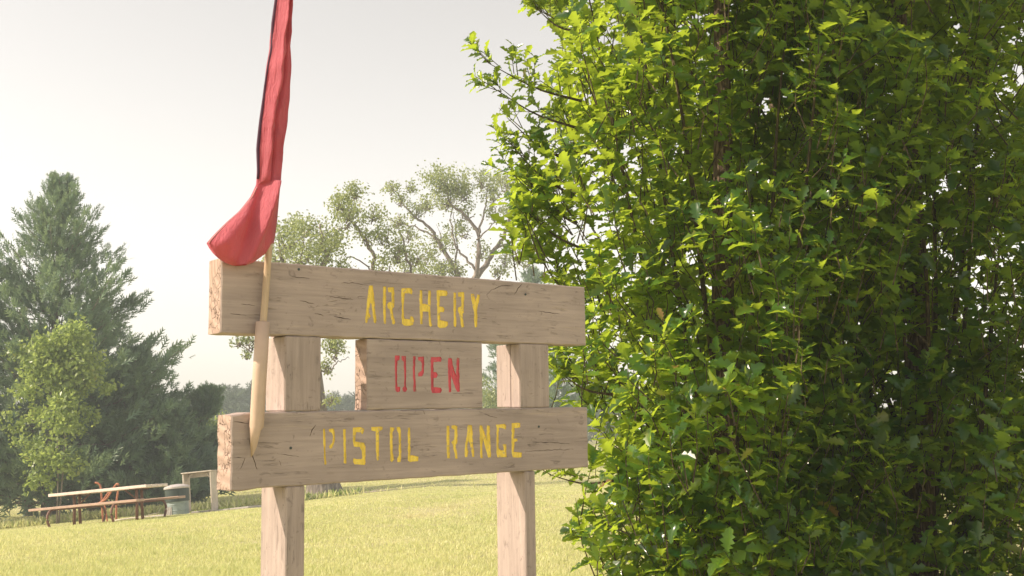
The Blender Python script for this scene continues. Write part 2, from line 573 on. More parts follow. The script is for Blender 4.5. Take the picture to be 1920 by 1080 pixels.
# ------------------------------------------------------------------ the sign
S = 1.25                                   # metres per unit of the measured sign
YAW = 0.682
t_fit = np.array([-0.732, 0.076, 2.689]) * S
tw = CAM.T @ t_fit
SIGN_O = np.array([tw[0], tw[2], EYE + tw[1]])   # front top left corner of the upper board
ca, sa = math.cos(YAW), math.sin(YAW)
U = np.array([ca, sa, 0.0]); D = np.array([-sa, ca, 0.0])

def pix_sign(px, py, d=0.0):
    """photo pixel -> (u, w) on the plane at local depth d"""
    r = ray(px, py)
    o = np.array([0, 0, EYE]) - SIGN_O
    k = (d - o @ D) / (r @ D)
    p = o + r * k
    return np.array([p @ U, p[2]])

g0 = float(ground(SIGN_O[0] + 0.6 * ca, SIGN_O[1] + 0.6 * sa))
sign = empty('wooden_sign', tuple(SIGN_O), YAW)
tag(sign, 'tan painted timber sign lettered ARCHERY, OPEN and PISTOL RANGE on two narrow posts', 'sign')

m_crack = plain('dark split wood', (0.24, 0.18, 0.14), 0.95, 0.05)
def letter_polys(table):
    out = []
    for (ox, oy, s, d, strokes) in table:
        polys = []
        for st in strokes:
            st = np.array(st, float)
            pts = []
            for i in range(len(st)):
                a, b = st[i], st[(i + 1) % len(st)]
                n = max(1, int(np.linalg.norm(b - a) / 45))
                for k in range(n):
                    p = a + (b - a) * k / n
                    if k: p = p + rng.normal(0, 3.2, 2)
                    pts.append(p)
            P = np.array(pts)
            e = np.roll(P, -1, 0) - np.roll(P, 1, 0)
            nrm = np.stack([e[:, 1], -e[:, 0]], 1) / np.maximum(np.linalg.norm(e, axis=1, keepdims=True), 1)
            area = np.sum(P[:, 0] * np.roll(P[:, 1], -1) - np.roll(P[:, 0], -1) * P[:, 1])
            P = P + nrm * (6.5 if area > 0 else -6.5)
            polys.append([pix_sign(ox + p[0] / s, oy + p[1] / s, d) for p in P])
        out.append(polys)
    return out

A1 = (670, 520, 9.815); A2 = (790, 525, 9.815); O1 = (730, 655, 10.8); P1 = (595, 780, 10.8); P2 = (690, 780, 10.8); P3 = (825, 780, 10.8)
ARCHERY = [
 (*A1, 0, [[(220,155),(278,155),(300,330),(320,560),(345,800),(330,850),(305,820),(285,650),(265,480),(235,470),(215,560),(205,650),(240,715),(215,750),(190,770),(175,840),(155,835),(155,730),(170,600),(185,430),(205,290)]]),
 (*A1, 0, [[(480,175),(522,172),(522,400),(515,560),(520,700),(520,850),(495,850),(480,650),(475,400)],
        [(565,190),(665,185),(678,300),(670,540),(640,580),(665,740),(690,830),(675,865),(645,855),(625,750),(600,590),(565,560),(555,500),(580,465),(635,450),(635,290),(620,270),(575,270)]]),
 (*A1, 0, [[(815,210),(990,205),(1010,260),(1000,310),(975,300),(965,290),(870,290),(855,400),(845,600),(850,720),(870,770),(970,780),(985,715),(1020,730),(1040,800),(1020,870),(960,885),(860,880),(825,850),(820,700),(825,500),(812,300)]]),
 (*A2, 0, [[(-23,191),(7,191),(15,440),(125,460),(130,200),(165,195),(165,400),(158,560),(175,780),(195,840),(165,860),(145,820),(135,580),(20,575),(17,811),(-13,811),(-23,551),(-33,351)]]),
 (*A2, 0, [[(285,195),(330,190),(465,200),(480,250),(460,290),(340,295),(325,490),(400,500),(420,540),(410,585),(345,585),(335,740),(480,770),(485,830),(440,870),(340,880),(305,850),(300,600),(290,300)]]),
 (*A2, 0, [[(598,230),(630,240),(635,400),(630,650),(640,800),(630,865),(605,850),(600,600),(595,400)],
        [(680,235),(780,225),(785,300),(770,520),(775,600),(755,620),(765,750),(780,860),(745,875),(725,760),(705,620),(675,570),(680,510),(735,490),(740,310),(680,300)]]),
 (*A2, 0, [[(915,255),(960,260),(995,400),(1035,270),(1070,275),(1060,360),(1020,540),(1025,650),(1020,860),(990,870),(980,650),(965,540),(930,380)]]),
]
OPEN = [
 (*O1, 0.002, [[(120,130),(205,130),(200,210),(155,235),(150,400),(150,600),(155,760),(215,765),(210,850),(160,865),(130,830),(125,600),(118,300)],
        [(250,140),(330,140),(335,400),(330,640),(330,750),(355,810),(330,855),(280,860),(270,790),(310,740),(308,500),(300,250),(260,210)]]),
 (*O1, 0.002, [[(485,145),(525,145),(510,400),(520,600),(540,850),(495,855),(490,600),(480,350)],
        [(585,160),(695,150),(700,300),(690,480),(660,540),(590,545),(585,480),(655,440),(665,290),(640,235),(590,215)]]),
 (*O1, 0.002, [[(845,165),(1040,160),(1055,200),(1045,245),(890,250),(885,460),(950,470),(975,520),(950,570),(890,580),(890,770),(1040,785),(1060,830),(1035,875),(870,880),(850,800),(845,500)]]),
 (*O1, 0.002, [[(1200,180),(1260,190),(1280,330),(1330,480),(1365,560),(1365,210),(1375,170),(1415,190),(1410,400),(1410,650),(1420,850),(1380,860),(1340,780),(1290,620),(1240,520),(1245,860),(1210,870),(1200,600),(1190,350)]]),
]
PISTOL = [
 (*P1, 0, [[(120,265),(150,260),(160,500),(158,700),(175,980),(152,985),(138,700),(125,450)],
        [(235,270),(330,260),(345,330),(350,480),(330,560),(290,650),(255,660),(240,610),(310,540),(320,400),(300,340),(240,310)]]),
 (*P1, 0, [[(525,270),(568,265),(570,600),(582,960),(540,955),(535,600)]]),
 (*P1, 0, [[(725,240),(880,232),(945,260),(930,330),(910,370),(885,325),(785,320),(765,400),(765,520),(940,545),(970,620),(970,940),(960,985),(760,975),(725,930),(735,860),(800,880),(890,880),(915,850),(905,700),(860,620),(745,615),(728,540),(725,350)]]),
 (*P2, 0, [[(70,225),(290,225),(290,265),(235,300),(212,320),(215,600),(215,890),(185,900),(165,700),(162,310),(75,290)]]),
 (*P2, 0, [[(450,230),(530,240),(515,290),(495,320),(490,700),(520,880),(480,930),(455,900),(450,600),(445,350)],
        [(585,225),(640,225),(660,300),(665,850),(650,930),(600,930),(595,860),(630,800),(625,350),(590,290)]]),
 (*P2, 0, [[(808,240),(848,240),(850,500),(850,800),(1015,825),(1010,910),(850,930),(815,900),(812,500)]]),
 (*P3, 0, [[(140,200),(185,200),(185,500),(195,850),(150,855),(135,500)],
        [(235,200),(300,190),(345,210),(348,500),(340,550),(315,580),(340,750),(350,860),(315,860),(290,720),(270,590),(235,530),(290,480),(300,280),(235,240)]]),
 (*P3, 0, [[(565,185),(640,190),(655,380),(660,560),(690,820),(660,830),(635,700),(610,550),(575,500),(550,560),(550,680),(570,720),(545,830),(510,830),(515,620),(550,400)]]),
 (*P3, 0, [[(810,190),(850,200),(900,360),(945,500),(955,195),(1000,200),(1010,500),(1025,830),(980,840),(940,700),(900,560),(865,450),(855,560),(850,700),(860,850),(825,850),(812,500)]]),
 (*P3, 0, [[(1135,180),(1310,165),(1335,200),(1325,270),(1270,240),(1190,230),(1180,400),(1180,650),(1230,700),(1295,700),(1290,620),(1265,580),(1335,575),(1335,700),(1345,830),(1170,835),(1150,760),(1150,500),(1155,240)]]),
 (*P3, 0, [[(1455,150),(1615,145),(1620,225),(1500,240),(1495,460),(1560,465),(1565,500),(1500,530),(1490,730),(1650,745),(1645,830),(1480,835),(1460,760),(1455,400)]]),
]

def crack_polys(lines, d=0.0):
    out = []
    for width, pts in lines:
        P = np.array(pts, float)
        Q = [P[0]]
        for a, b in zip(P[:-1], P[1:]):
            n = max(1, int(np.linalg.norm(b - a) / 5))
            for k in range(1, n + 1):
                Q.append(a + (b - a) * k / n + (rng.normal(0, 0.5, 2) if k < n else 0))
        Q = np.array(Q)
        t = np.gradient(Q, axis=0); nn = unit(np.stack([-t[:, 1], t[:, 0]], 1))
        wd = width * 0.36 * (0.35 + 0.65 * np.sin(np.linspace(0.12, math.pi - 0.12, len(Q))))[:, None] * rng.uniform(0.6, 1.3, (len(Q), 1))
        ring = list(Q + nn * wd) + list((Q - nn * wd)[::-1])
        out.append([[pix_sign(p[0], p[1], d) for p in ring]])
    return out

def routed_board(name, u0, u1, w0, w1, d0, depth, letters, m_front, m_letter, label=None, jag=0.0006, carve=0.003, chip=None, cracks=()):
    """timber whose front face has the letters cut into it; each letter is a child mesh"""
    cham = 0.004
    W = w1 - w0
    nu = max(2, int((u1 - u0) / 0.03)); nw = max(2, int(W / 0.03))
    ring = []
    for k in range(nu): ring.append((k / nu, 0.0))
    for k in range(nw): ring.append((1.0, k / nw))
    for k in range(nu): ring.append((1 - k / nu, 1.0))
    for k in range(nw): ring.append((0.0, 1 - k / nw))
    ring = np.array(ring)
    out = np.stack([u0 + ring[:, 0] * (u1 - u0), w0 + ring[:, 1] * W], 1)
    out += rng.normal(0, jag, out.shape)
    if chip is not None:
        out = chip(out)
    cen = np.array([(u0 + u1) / 2, (w0 + w1) / 2])
    sgn = np.sign(cen - out)
    edge_u = (ring[:, 0] == 0) | (ring[:, 0] == 1)
    edge_w = (ring[:, 1] == 0) | (ring[:, 1] == 1)
    inn = out.copy()
    inn[:, 0] += np.where(edge_u, sgn[:, 0] * cham, 0)
    inn[:, 1] += np.where(edge_w, sgn[:, 1] * cham, 0)
    inn += rng.normal(0, jag * 0.4, inn.shape)
    n = len(ring)
    n_let = len(letters)
    letters = list(letters) + list(cracks)
    pts = [tuple(p) for p in inn]
    faces = [list(range(n))]
    fid = []
    for li, polys in enumerate(letters):
        for poly in polys:
            b = len(pts)
            pa = np.array(poly)
            if np.sum(pa[:, 0] * np.roll(pa[:, 1], -1) - np.roll(pa[:, 0], -1) * pa[:, 1]) < 0:
                poly = poly[::-1]
            pts += [tuple(p) for p in poly]
            faces.append(list(range(b, b + len(poly))))
            fid.append(li)
    vo, eo, fo, ov, oe, of = delaunay_2d_cdt([Vector((float(a), float(b))) for a, b in pts], [], faces, 1, 1e-6)
    V = [(p[0], d0, p[1]) for p in vo]
    F, LF = [], {}
    for f, src in zip(fo, of):
        ls = [s_ - 1 for s_ in src if s_ > 0]
        f = list(f)
        if ls:
            LF.setdefault(fid[ls[0]], []).append(f)
        else:
            F.append(f)
    mi = [0] * len(F)
    # chamfer, sides, back
    b1 = len(V)
    V += [(inn[i][0], d0, inn[i][1]) for i in range(n)]
    V += [(out[i][0], d0 + cham, out[i][1]) for i in range(n)]
    V += [(out[i][0] + rng.normal(0, jag * 0.6), d0 + depth * 0.5, out[i][1] + rng.normal(0, jag * 0.6)) for i in range(n)]
    V += [(out[i][0], d0 + depth, out[i][1]) for i in range(n)]
    for lay in range(3):
        for i in range(n):
            j = (i + 1) % n
            F.append([b1 + lay * n + i, b1 + lay * n + j, b1 + (lay + 1) * n + j, b1 + (lay + 1) * n + i])
            e = ring[i][0] in (0, 1) and ring[j][0] in (0, 1) and ring[i][0] == ring[j][0]
            mi.append(1 if (e and lay > 0) else 0)
    F.append([b1 + 3 * n + i for i in range(n)]); mi.append(0)
    o = mesh_obj(name, V, F, [m_front, m_end], sign, mat_idx=mi)
    if label: o['label'] = label
    for li in sorted(LF):
        tris = LF[li]
        iscrack = li >= n_let
        cv = 0.009 if iscrack else carve
        used = sorted({i for f in tris for i in f})
        mp = {i: k for k, i in enumerate(used)}
        lv = [(vo[i][0], d0 + cv, vo[i][1]) for i in used] + [(vo[i][0], d0, vo[i][1]) for i in used]
        lf = [[mp[i] for i in f] for f in tris]
        cnt = {}
        for f in tris:
            for a, b in zip(f, f[1:] + f[:1]):
                cnt[frozenset((a, b))] = cnt.get(frozenset((a, b)), 0) + 1
        k = len(used)
        for e, c in cnt.items():
            if c == 1:
                a, b = tuple(e)
                lf.append([mp[a], mp[b], mp[b] + k, mp[a] + k])
        mesh_obj('crack' if iscrack else 'letter', lv, lf, m_crack if iscrack else m_letter, o)
    return o

P_ = {'L': 1.248, 'lt': .388, 'lb': .579, 'uL': .034, 'tt': .074, 'tb': .082, 'xl0': .186, 'xl1': .241, 'xr0': .985, 'xr1': 1.026, 'dl': .145,
      'pu0': .179, 'pu1': .285, 'pv0': .969, 'pv1': 1.089, 'o0': .427, 'o1': .826, 'du': .112, 'do': .064}
q = {k: v * S for k, v in P_.items()}
H = 0.19 * S
routed_board('upper_board', 0, q['L'], -H, 0, 0, q['tt'], letter_polys(ARCHERY), m_board, m_yellow, 'upper board with ARCHERY cut in yellow stencil letters',
             cracks=crack_polys([(1.6, [(618, 556), (640, 559), (662, 562)]), (1.5, [(548, 519), (580, 522)]), (1.6, [(590, 588), (606, 591)]), (1.8, [(626, 593), (640, 596), (658, 599)]), (1.4, [(452, 570), (478, 573)]),
                                 (1.6, [(912, 553), (922, 543), (940, 536), (962, 534)]), (1.9, [(964, 552), (971, 541), (979, 532)]), (1.3, [(562, 564), (590, 570)]), (1.6, [(432, 588), (462, 591)]), (1.2, [(1010, 583), (1050, 589)]), (1.4, [(690, 535), (660, 530), (640, 531)])]))
def chip(o):
    o = o.copy()
    for i in range(len(o)):
        du = o[i][0] - q['uL']
        if du < 0.05 and abs(o[i][1] + q['lt']) < 0.03:
            o[i][1] -= 0.006 * (1 - du / 0.05) + rng.uniform(0, 0.003)
        if du < 0.09 and abs(o[i][1] + q['lb']) < 0.02:
            o[i][1] -= rng.uniform(0.0, 0.006)
        if du < 0.004: o[i][0] += rng.normal(0, 0.001)
    return o
routed_board('lower_board', q['uL'], q['L'], -q['lb'], -q['lt'], 0, q['tb'], letter_polys(PISTOL), m_board, m_yellow, 'lower board with PISTOL RANGE in yellow stencil letters and a split left end', chip=chip,
             cracks=crack_polys([(1.8, [(439, 790), (452, 792), (466, 794)]), (2.4, [(468, 799), (469, 820), (470, 840), (476, 862), (482, 880)]), (1.5, [(438, 857), (458, 859)]), (2.2, [(592, 797), (585, 806), (581, 818)]),
                                 (2.6, [(524, 864), (527, 873)]), (1.8, [(450, 880), (456, 868), (460, 858)]), (1.4, [(1000, 830), (1030, 829), (1068, 832)]), (1.5, [(908, 776), (918, 780), (932, 783)]), (1.3, [(520, 851), (560, 856)]), (1.6, [(793, 769.5), (797, 777)]), (1.2, [(985, 846), (1075, 842)])]))
routed_board('middle_panel', q['o0'], q['o1'], -q['lt'] + 0.002, -H - 0.002, 0.002, q['do'], letter_polys(OPEN), m_board, m_red, 'small middle panel with OPEN in faded red stencil letters')
def timber(name, u0, u1, w0, w1, d0, d1, mat, label=None):
    V, F = box(u0, u1, d0, d1, w0, w1, 0.004)
    o = mesh_obj(name, V, F, mat, sign)
    if label: o['label'] = label
    return o
gz = g0 - SIGN_O[2] - 0.3
timber('upright', q['pu0'], q['pu1'], -q['lt'] + 0.001, -H - 0.001, 0.002, q['du'], m_block)
timber('upright', q['pv0'], q['pv1'], -q['lt'] + 0.001, -H - 0.001, 0.002, 0.058, m_block)
timber('upright', q['pv0'] + 0.0015, q['pv1'] - 0.002, -q['lt'] + 0.002, -H - 0.002, 0.060, q['du'] + 0.01, m_post)
timber('post', q['xl0'], q['xl1'], gz, -q['lb'] - 0.001, 0.003, q['dl'], m_post)
timber('post', q['xr0'], q['xr1'], gz, -q['lb'] - 0.001, 0.003, q['dl'], m_post)
timber('rear_batten', q['xl0'] + 0.002, q['xl1'], -q['lb'], -0.06, q['tb'] + 0.003, q['du'] - 0.02 if q['du'] - 0.02 > q['tb'] + 0.02 else q['tb'] + 0.03, m_post)

# screw heads on the boards
for (px, py) in [(560, 505), (985, 552), (1010, 800), (545, 840)]:
    u, ww = pix_sign(px, py)
    V, F = tube([([(u, -0.0018, ww), (u, 0.002, ww)], 0.0045)], 8)
    mesh_obj('screw_head', V, F, m_bindark, sign)

# pipe that holds the flag
pt0 = pix_sign(492, 604, -0.022); pt1 = pix_sign(480, 800, -0.020)
r_p = 0.0225
top = np.array([pt0[0], -0.0245, pt0[1]]); bot = np.array([pt1[0], -0.0245, pt1[1]])
ax_ = unit(bot - top)
def ringpts(c, r, n=20, sq=1.0, t=ax_):
    a = unit(np.cross(t, [0, 1, 0])); b = np.cross(t, a)
    return [c + r * (math.cos(2 * math.pi * k / n) * a + sq * math.sin(2 * math.pi * k / n) * b) for k in range(n)]
V, F = [], []
rows = [(top, r_p * 0.84), (top, r_p), (top + (bot - top) * 0.5, r_p), (bot, r_p)]
n = 20
inner = ringpts(top + ax_ * 0.12, r_p * 0.84)
V += inner
for c, rr in rows: V += ringpts(c, rr)
# crushed, obliquely cut foot
foot = []
for k, p in enumerate(ringpts(bot + ax_ * 0.03, r_p * 0.9, sq=0.55)):
    s_ = (p - bot) @ np.array([1, 0, 0])
    p = p + ax_ * (0.035 - s_ * 1.4 if s_ < 0.01 else -0.01)
    p[0] = bot[0] + (p[0] - bot[0]) * 0.55 - 0.004
    p[1] = min(p[1], -0.004)
    foot.append(p)
V += foot
for lay in range(5):
    for k in range(n):
        k2 = (k + 1) % n
        F.append([lay * n + k, lay * n + k2, (lay + 1) * n + k2, (lay + 1) * n + k])
F.append([5 * n + k for k in range(n)])
F.append([k for k in range(n)])
mesh_obj('flag_socket', V, F, m_pipe, sign, smooth=False)['label'] = 'tan painted pipe fixed across both boards, cut obliquely at the foot'
me = bpy.data.objects['flag_socket'].data
me.polygons.foreach_set('use_smooth', [len(p.vertices) == 4 for p in me.polygons])

# ------------------------------------------------------------------ flag
flag = empty('flag', tuple(SIGN_O + U * top[0] + D * top[1] + np.array([0, 0, top[2]])), YAW)
tag(flag, 'red cloth flag hanging twisted round its wooden staff above the sign', 'flag')
FO = top.copy()
DEPTH = -0.0245
s0 = top + ax_ * 0.11
tp = pix_sign(541, -20, DEPTH); s1 = np.array([tp[0], DEPTH, tp[1]])
tp = s1 + (s1 - s0) * 0.75
V, F = tube([(np.array([s0, (s0 + s1) / 2, s1, tp]) - FO, [0.0115, 0.0115, 0.011, 0.0105])], 14)
o = mesh_obj('staff', V, F, m_dowel, flag, smooth=False)
OUT = [(-420, 520, 556), (-200, 516, 552), (-60, 514, 548), (0, 515, 545), (46, 508, 544), (93, 506, 541), (106, 503, 543.7), (139, 497, 544), (185, 492, 542), (231, 486, 539), (278, 481, 531),
       (324, 482, 527), (347, 480, 525), (370, 469, 523.5), (395, 449, 521.5), (417, 424, 519.6), (440, 401, 516.5), (456, 387, 513.6), (466, 392.5, 507), (476, 400, 497), (486, 411, 484), (494, 424, 472), (497.5, 436, 460)]
ys = np.array([a[0] for a in OUT], float); xl = np.array([a[1] for a in OUT], float); xr = np.array([a[2] for a in OUT], float)
rowsy = np.concatenate([np.linspace(-420, 340, 62), np.linspace(346, 497.5, 34)])
NC = 44
grid_f, grid_b = [], []
for y in rowsy:
    a, b = np.interp(y, ys, xl), np.interp(y, ys, xr)
    wob = 0.7 * math.sin(y * 0.05) + 0.3 * math.sin(y * 0.13 + 1)
    a += wob * (1 if y < 340 else 0)
    rf, rb = [], []
    for k in range(NC):
        s_ = k / (NC - 1)
        x = a + (b - a) * s_
        uu, ww = pix_sign(x, y, DEPTH)
        env = math.sin(math.pi * min(1, max(0, s_))) ** 0.5 if 0 < s_ < 1 else 0
        # long vertical folds
        if y < 345:
            tcen = 0.36 - 0.16 * (y - 60) / 280 + 0.03 * math.sin(y * 0.05)
            cusp = lambda c_, w_: math.exp(-math.hypot((s_ - c_) / w_, 0.25) * 1.6)
            ridge = 0.022 * cusp(tcen, 0.13)
            valley = -0.015 * cusp(tcen + 0.22 + 0.07 * math.sin(y * 0.02), 0.08)
            ridge2 = 0.015 * cusp(0.80 + 0.06 * math.sin(y * 0.013), 0.09)
            ridge3 = -0.008 * cusp(0.12 + 0.05 * math.sin(y * 0.03), 0.06)
            diag = 0.008 * cusp(0.5 + 0.45 * math.sin(y * 0.021 + 1.0), 0.07)
            f = 0.018 * env + ridge + valley + ridge2 + ridge3 + diag + 0.002 * math.sin(y * 0.11 + s_ * 7)
            if y > 285:                       # overlap edge near the bend
                f += -0.010 * math.exp(-((s_ - 0.15) / 0.12) ** 2) * (y - 285) / 60
        else:
            t = (y - 345) / 150
            rx = 507 - 45 * t + 0 * t         # bright ridge running down to (468,460)
            ridge = 0.024 * math.exp(-((x - rx) / (7 + 4 * t)) ** 2) * (1 - 0.7 * max(0, t - 0.6) / 0.4)
            val = -0.014 * math.exp(-((x - (rx - 17 - 6 * t)) / 10) ** 2)
            f = 0.018 * env + ridge + val + 0.012 * math.exp(-((x - (rx - 60 * t - 20)) / 22) ** 2) * min(1, t * 2) + 0.0025 * math.sin(x * 0.13 + y * 0.08)
        f *= env * 1.7
        rf.append(np.array([uu, DEPTH - 0.012 * env - f, ww]) - FO)
        rb.append(np.array([uu, DEPTH + 0.014 * env + 0.004 * env * math.sin(s_ * 9 + y * 0.02), ww]) - FO)
    grid_f.append(rf); grid_b.append(rb)
V, F = [], []
nr = len(rowsy)
for g in (grid_f, grid_b):
    for r_ in g: V += r_
for gi in (0, 1):
    b0 = gi * nr * NC
    for i in range(nr - 1):
        for k in range(NC - 1):
            f_ = [b0 + i * NC + k, b0 + i * NC + k + 1, b0 + (i + 1) * NC + k + 1, b0 + (i + 1) * NC + k]
            F.append(f_ if gi else f_[::-1])
for i in range(nr - 1):
    for k in (0, NC - 1):
        F.append([i * NC + k, (i + 1) * NC + k, nr * NC + (i + 1) * NC + k, nr * NC + i * NC + k])
cl = mesh_obj('cloth', V, F, m_cloth, flag, smooth=True)
lin = []
for y in np.linspace(-300, 336, 60):
    a = np.interp(y, ys, xl)
    uu, ww = pix_sign(a + 0.9 + 1.3 * max(0, math.sin(y * 0.017 + 0.4)), y, DEPTH)
    lin.append(np.array([uu, DEPTH - 0.006, ww]) - FO)
V, F = tube([(lin, 0.0032 + 0.0028 * np.abs(np.sin(np.linspace(0, 9, 60))))], 8)
mesh_obj('lining', V, F, plain('dark lining', (0.10, 0.045, 0.075), 0.8, 0.2), flag, smooth=True)['label'] = 'dark purple lining showing along the left edge'
hem = []
for y in np.linspace(352, 458, 26):
    a = np.interp(y, ys, xl)
    uu, ww = pix_sign(a + 2.0, y, DEPTH)
    hem.append(np.array([uu, DEPTH - 0.0085, ww]) - FO)
V, F = tube([(hem, 0.0022)], 6)
mesh_obj('hem', V, F, m_hem, flag, smooth=True)['label'] = 'pale stitched hem along the lifted lower corner'

# ------------------------------------------------------------------ oaks
def oak_leaf(curl=0.12, skew=0.0, full=True):
    half = [(0.0, 0.012), (0.10, 0.03), (0.17, 0.12), (0.23, 0.07), (0.33, 0.23), (0.41, 0.11), (0.53, 0.29), (0.61, 0.14), (0.74, 0.26), (0.81, 0.14), (0.92, 0.14), (1.0, 0.02)]
    if not full:
        half = [(0.0, 0.012), (0.17, 0.11), (0.24, 0.06), (0.35, 0.23), (0.42, 0.11), (0.56, 0.28), (0.64, 0.14), (0.80, 0.23), (1.0, 0.03)]
    mid = [0.0, 0.35, 0.7, 1.0]
    def z(x, y): return -curl * (x - 0.3) ** 2 * 1.4 + 0.35 * abs(y) * (1 - 0.4 * x) + skew * y * x
    V = [(x, 0, z(x, 0) - 0.012 if 0 < x < 1 else z(x, 0)) for x in mid]
    F = []
    for sgn in (1, -1):
        b = len(V)
        V += [(x, sgn * y, z(x, y) + 0.03 * math.sin(x * 17)) for x, y in half]
        # three polygons per side between midrib stations
        hx = [h_[0] for h_ in half]
        cuts = [0] + [int(np.argmin(np.abs(np.array(hx) - mm))) for mm in (0.40, 0.64 if not full else 0.61)] + [len(half) - 1]
        for s_ in range(3):
            seg = list(range(b + cuts[s_], b + cuts[s_ + 1] + 1))
            f = [s_] + seg + [s_ + 1]
            F.append(f if sgn < 0 else f[::-1])
    return np.array(V), F
LEAF_FULL = oak_leaf()
LEAF_LOW = oak_leaf(full=False)
leaf_meshes = []
for i, (cu, sk, va) in enumerate([(0.05, 0.1, 0.15), (0.3, -0.1, 0.35), (0.12, 0.2, 0.5), (0.5, 0.0, 0.62), (0.2, -0.2, 0.8), (0.35, 0.15, 0.98)]):
    v_, f_ = oak_leaf(cu, sk)
    me = fast_mesh('leaf', v_, np.concatenate([np.array(f) for f in f_]), np.array([len(f) for f in f_]), np.full(len(f_), va))
    me.materials.append(m_oak)
    leaf_meshes.append(me)

def wobble(phi, z, seed):
    return (0.5 * math.sin(2 * phi + z * 1.9 + seed) + 0.4 * math.sin(3 * phi - z * 3.1 + seed * 2) + 0.35 * math.sin(5 * phi + z * 5.3 + seed * 3) + 0.3 * math.sin(z * 7.7 + phi + seed))

def make_oak(cx, cy, Rmax, height, n_shoot, seed, label, stems, keep=300, sprigs=(), leaf_len=(0.055, 0.13), top_density=1.0):
    r_ = np.random.default_rng(seed)
    gz_ = float(ground(cx, cy))
    tree = empty('oak_tree', (cx, cy, gz_))
    tag(tree, label, 'tree', 'columnar oaks to the right of the sign')
    def prof(z):
        t = z / height
        return Rmax * (0.82 + 0.35 * t) * (1 - max(0, (t - 0.75) / 0.25) ** 2 * 0.8) * min(1, 0.5 + z / 2.0)
    # trunk
    P = [(0.03 * math.sin(z * 1.3 + seed), 0.03 * math.cos(z * 1.1 + seed), z) for z in np.linspace(-0.15, height * 0.9, 16)]
    V, F = tube([(P, np.linspace(0.085, 0.02, 16))], 10)
    mesh_obj('trunk', V, F, m_bark, tree, smooth=True)
    for k in range(stems):
        phi = 2 * math.pi * (k + r_.random()) / stems
        z0 = r_.uniform(0.15, 1.6); ln = r_.uniform(1.8, 3.4)
        rad = prof(z0 + ln * 0.7) * r_.uniform(0.45, 0.85)
        P = []
        for t in np.linspace(0, 1, 9):
            rr = rad * (t ** 0.75)
            P.append((math.cos(phi) * rr + 0.03 * math.sin(5 * t + k), math.sin(phi) * rr + 0.03 * math.cos(4 * t + k), z0 + ln * t))
        V, F = tube([(P, np.linspace(0.017, 0.004, 9))], 6)
        mesh_obj('branch', V, F, m_twig, tree, smooth=True)
    # shoots
    LP, LD, LN, LS = [], [], [], []
    tw = []
    for _ in range(n_shoot):
        phi = r_.uniform(0, 2 * math.pi)
        z = height * r_.random() ** (1.25 * top_density) * 0.97 + 0.05
        wob = wobble(phi, z, seed)
        edge = prof(z) * (0.97 + 0.24 * wob)
        inner = r_.random() < 0.35
        rr = edge * (r_.uniform(0.35, 0.8) if inner else r_.uniform(0.78, 1.02))
        if not inner and wob < -0.12 and r_.random() < 0.88:
            continue
        ln = r_.uniform(0.18, 0.40)
        out = np.array([math.cos(phi), math.sin(phi), 0])
        d_ = unit(out * r_.uniform(0.2, 0.65) + np.array([0, 0, r_.uniform(0.6, 1.3)]) + r_.normal(0, 0.22, 3))
        tip = out * rr + np.array([0, 0, z])
        base = tip - d_ * ln
        bend = r_.normal(0, 0.03, 3)
        pts = np.array([base, base + d_ * ln * 0.5 + bend, tip + bend * 0.4])
        tw.append((pts, [0.0042, 0.003, 0.0014]))
        nl = r_.integers(8, 13)
        ts = 1 - 0.8 * r_.random(nl) ** 1.3
        ga = r_.uniform(0, 6.28) + 2.4 * np.arange(nl)
        a = unit(np.cross(d_, [0.3, 0.2, 1.0])); b = np.cross(d_, a)
        for t, g in zip(ts, ga):
            perp = math.cos(g) * a + math.sin(g) * b
            p = pts[0] + (pts[1] - pts[0]) * min(1, t * 2) + (pts[2] - pts[1]) * max(0, t * 2 - 1)
            ld = unit(d_ * r_.uniform(0.15, 0.9) * (0.4 + t) + perp * r_.uniform(0.6, 1.1) + np.array([0, 0, r_.uniform(-0.45, 0.15)]))
            LP.append(p); LD.append(ld)
            LN.append(unit(d_ * 0.9 + np.array([0, 0, 0.5]) + out * 0.3 + r_.normal(0, 0.45, 3)))
            LS.append(r_.uniform(*leaf_len) * (0.75 if t > 0.93 else 1.0))
    for (b0, t0, cnt) in sprigs:                # longer side boughs that stick out of the crown
        b0 = np.array(b0) - np.array([cx, cy, gz_]); t0 = np.array(t0) - np.array([cx, cy, gz_])
        bp = bezier_pts(np.array([b0, (b0 + t0) / 2 + np.array([0, 0, -0.03]), t0]), 8)
        tw.append((bp, np.linspace(0.009, 0.002, 8)))
        for _ in range(cnt):
            f = r_.random() ** 0.7
            p0 = b0 + (t0 - b0) * f
            d_ = unit(unit(t0 - b0) * 0.8 + r_.normal(0, 0.45, 3) + np.array([0, 0, 0.35]))
            ln = r_.uniform(0.08, 0.2)
            pts = np.array([p0, p0 + d_ * ln * 0.5, p0 + d_ * ln])
            tw.append((pts, [0.003, 0.002, 0.0012]))
            a = unit(np.cross(d_, [0.3, 0.2, 1.0])); b = np.cross(d_, a)
            for q_ in range(6):
                g = 2.4 * q_ + r_.uniform(0, 1)
                perp = math.cos(g) * a + math.sin(g) * b
                LP.append(p0 + d_ * ln * (0.4 + 0.1 * q_)); LD.append(unit(d_ * 0.6 + perp * 0.8))
                LN.append(unit(d_ + np.array([0, 0, 0.5]) + r_.normal(0, 0.4, 3))); LS.append(r_.uniform(0.05, 0.085))
    V, F = tube(tw, 3)
    tag(mesh_obj('twigs', V, F, m_twig, tree), kind='stuff')
    LP, LD, LN, LS = map(np.array, (LP, LD, LN, LS))
    var = np.clip(r_.normal(0.42, 0.2, len(LP)) + np.where(r_.random(len(LP)) < 0.06, 0.4, 0), 0, 1)
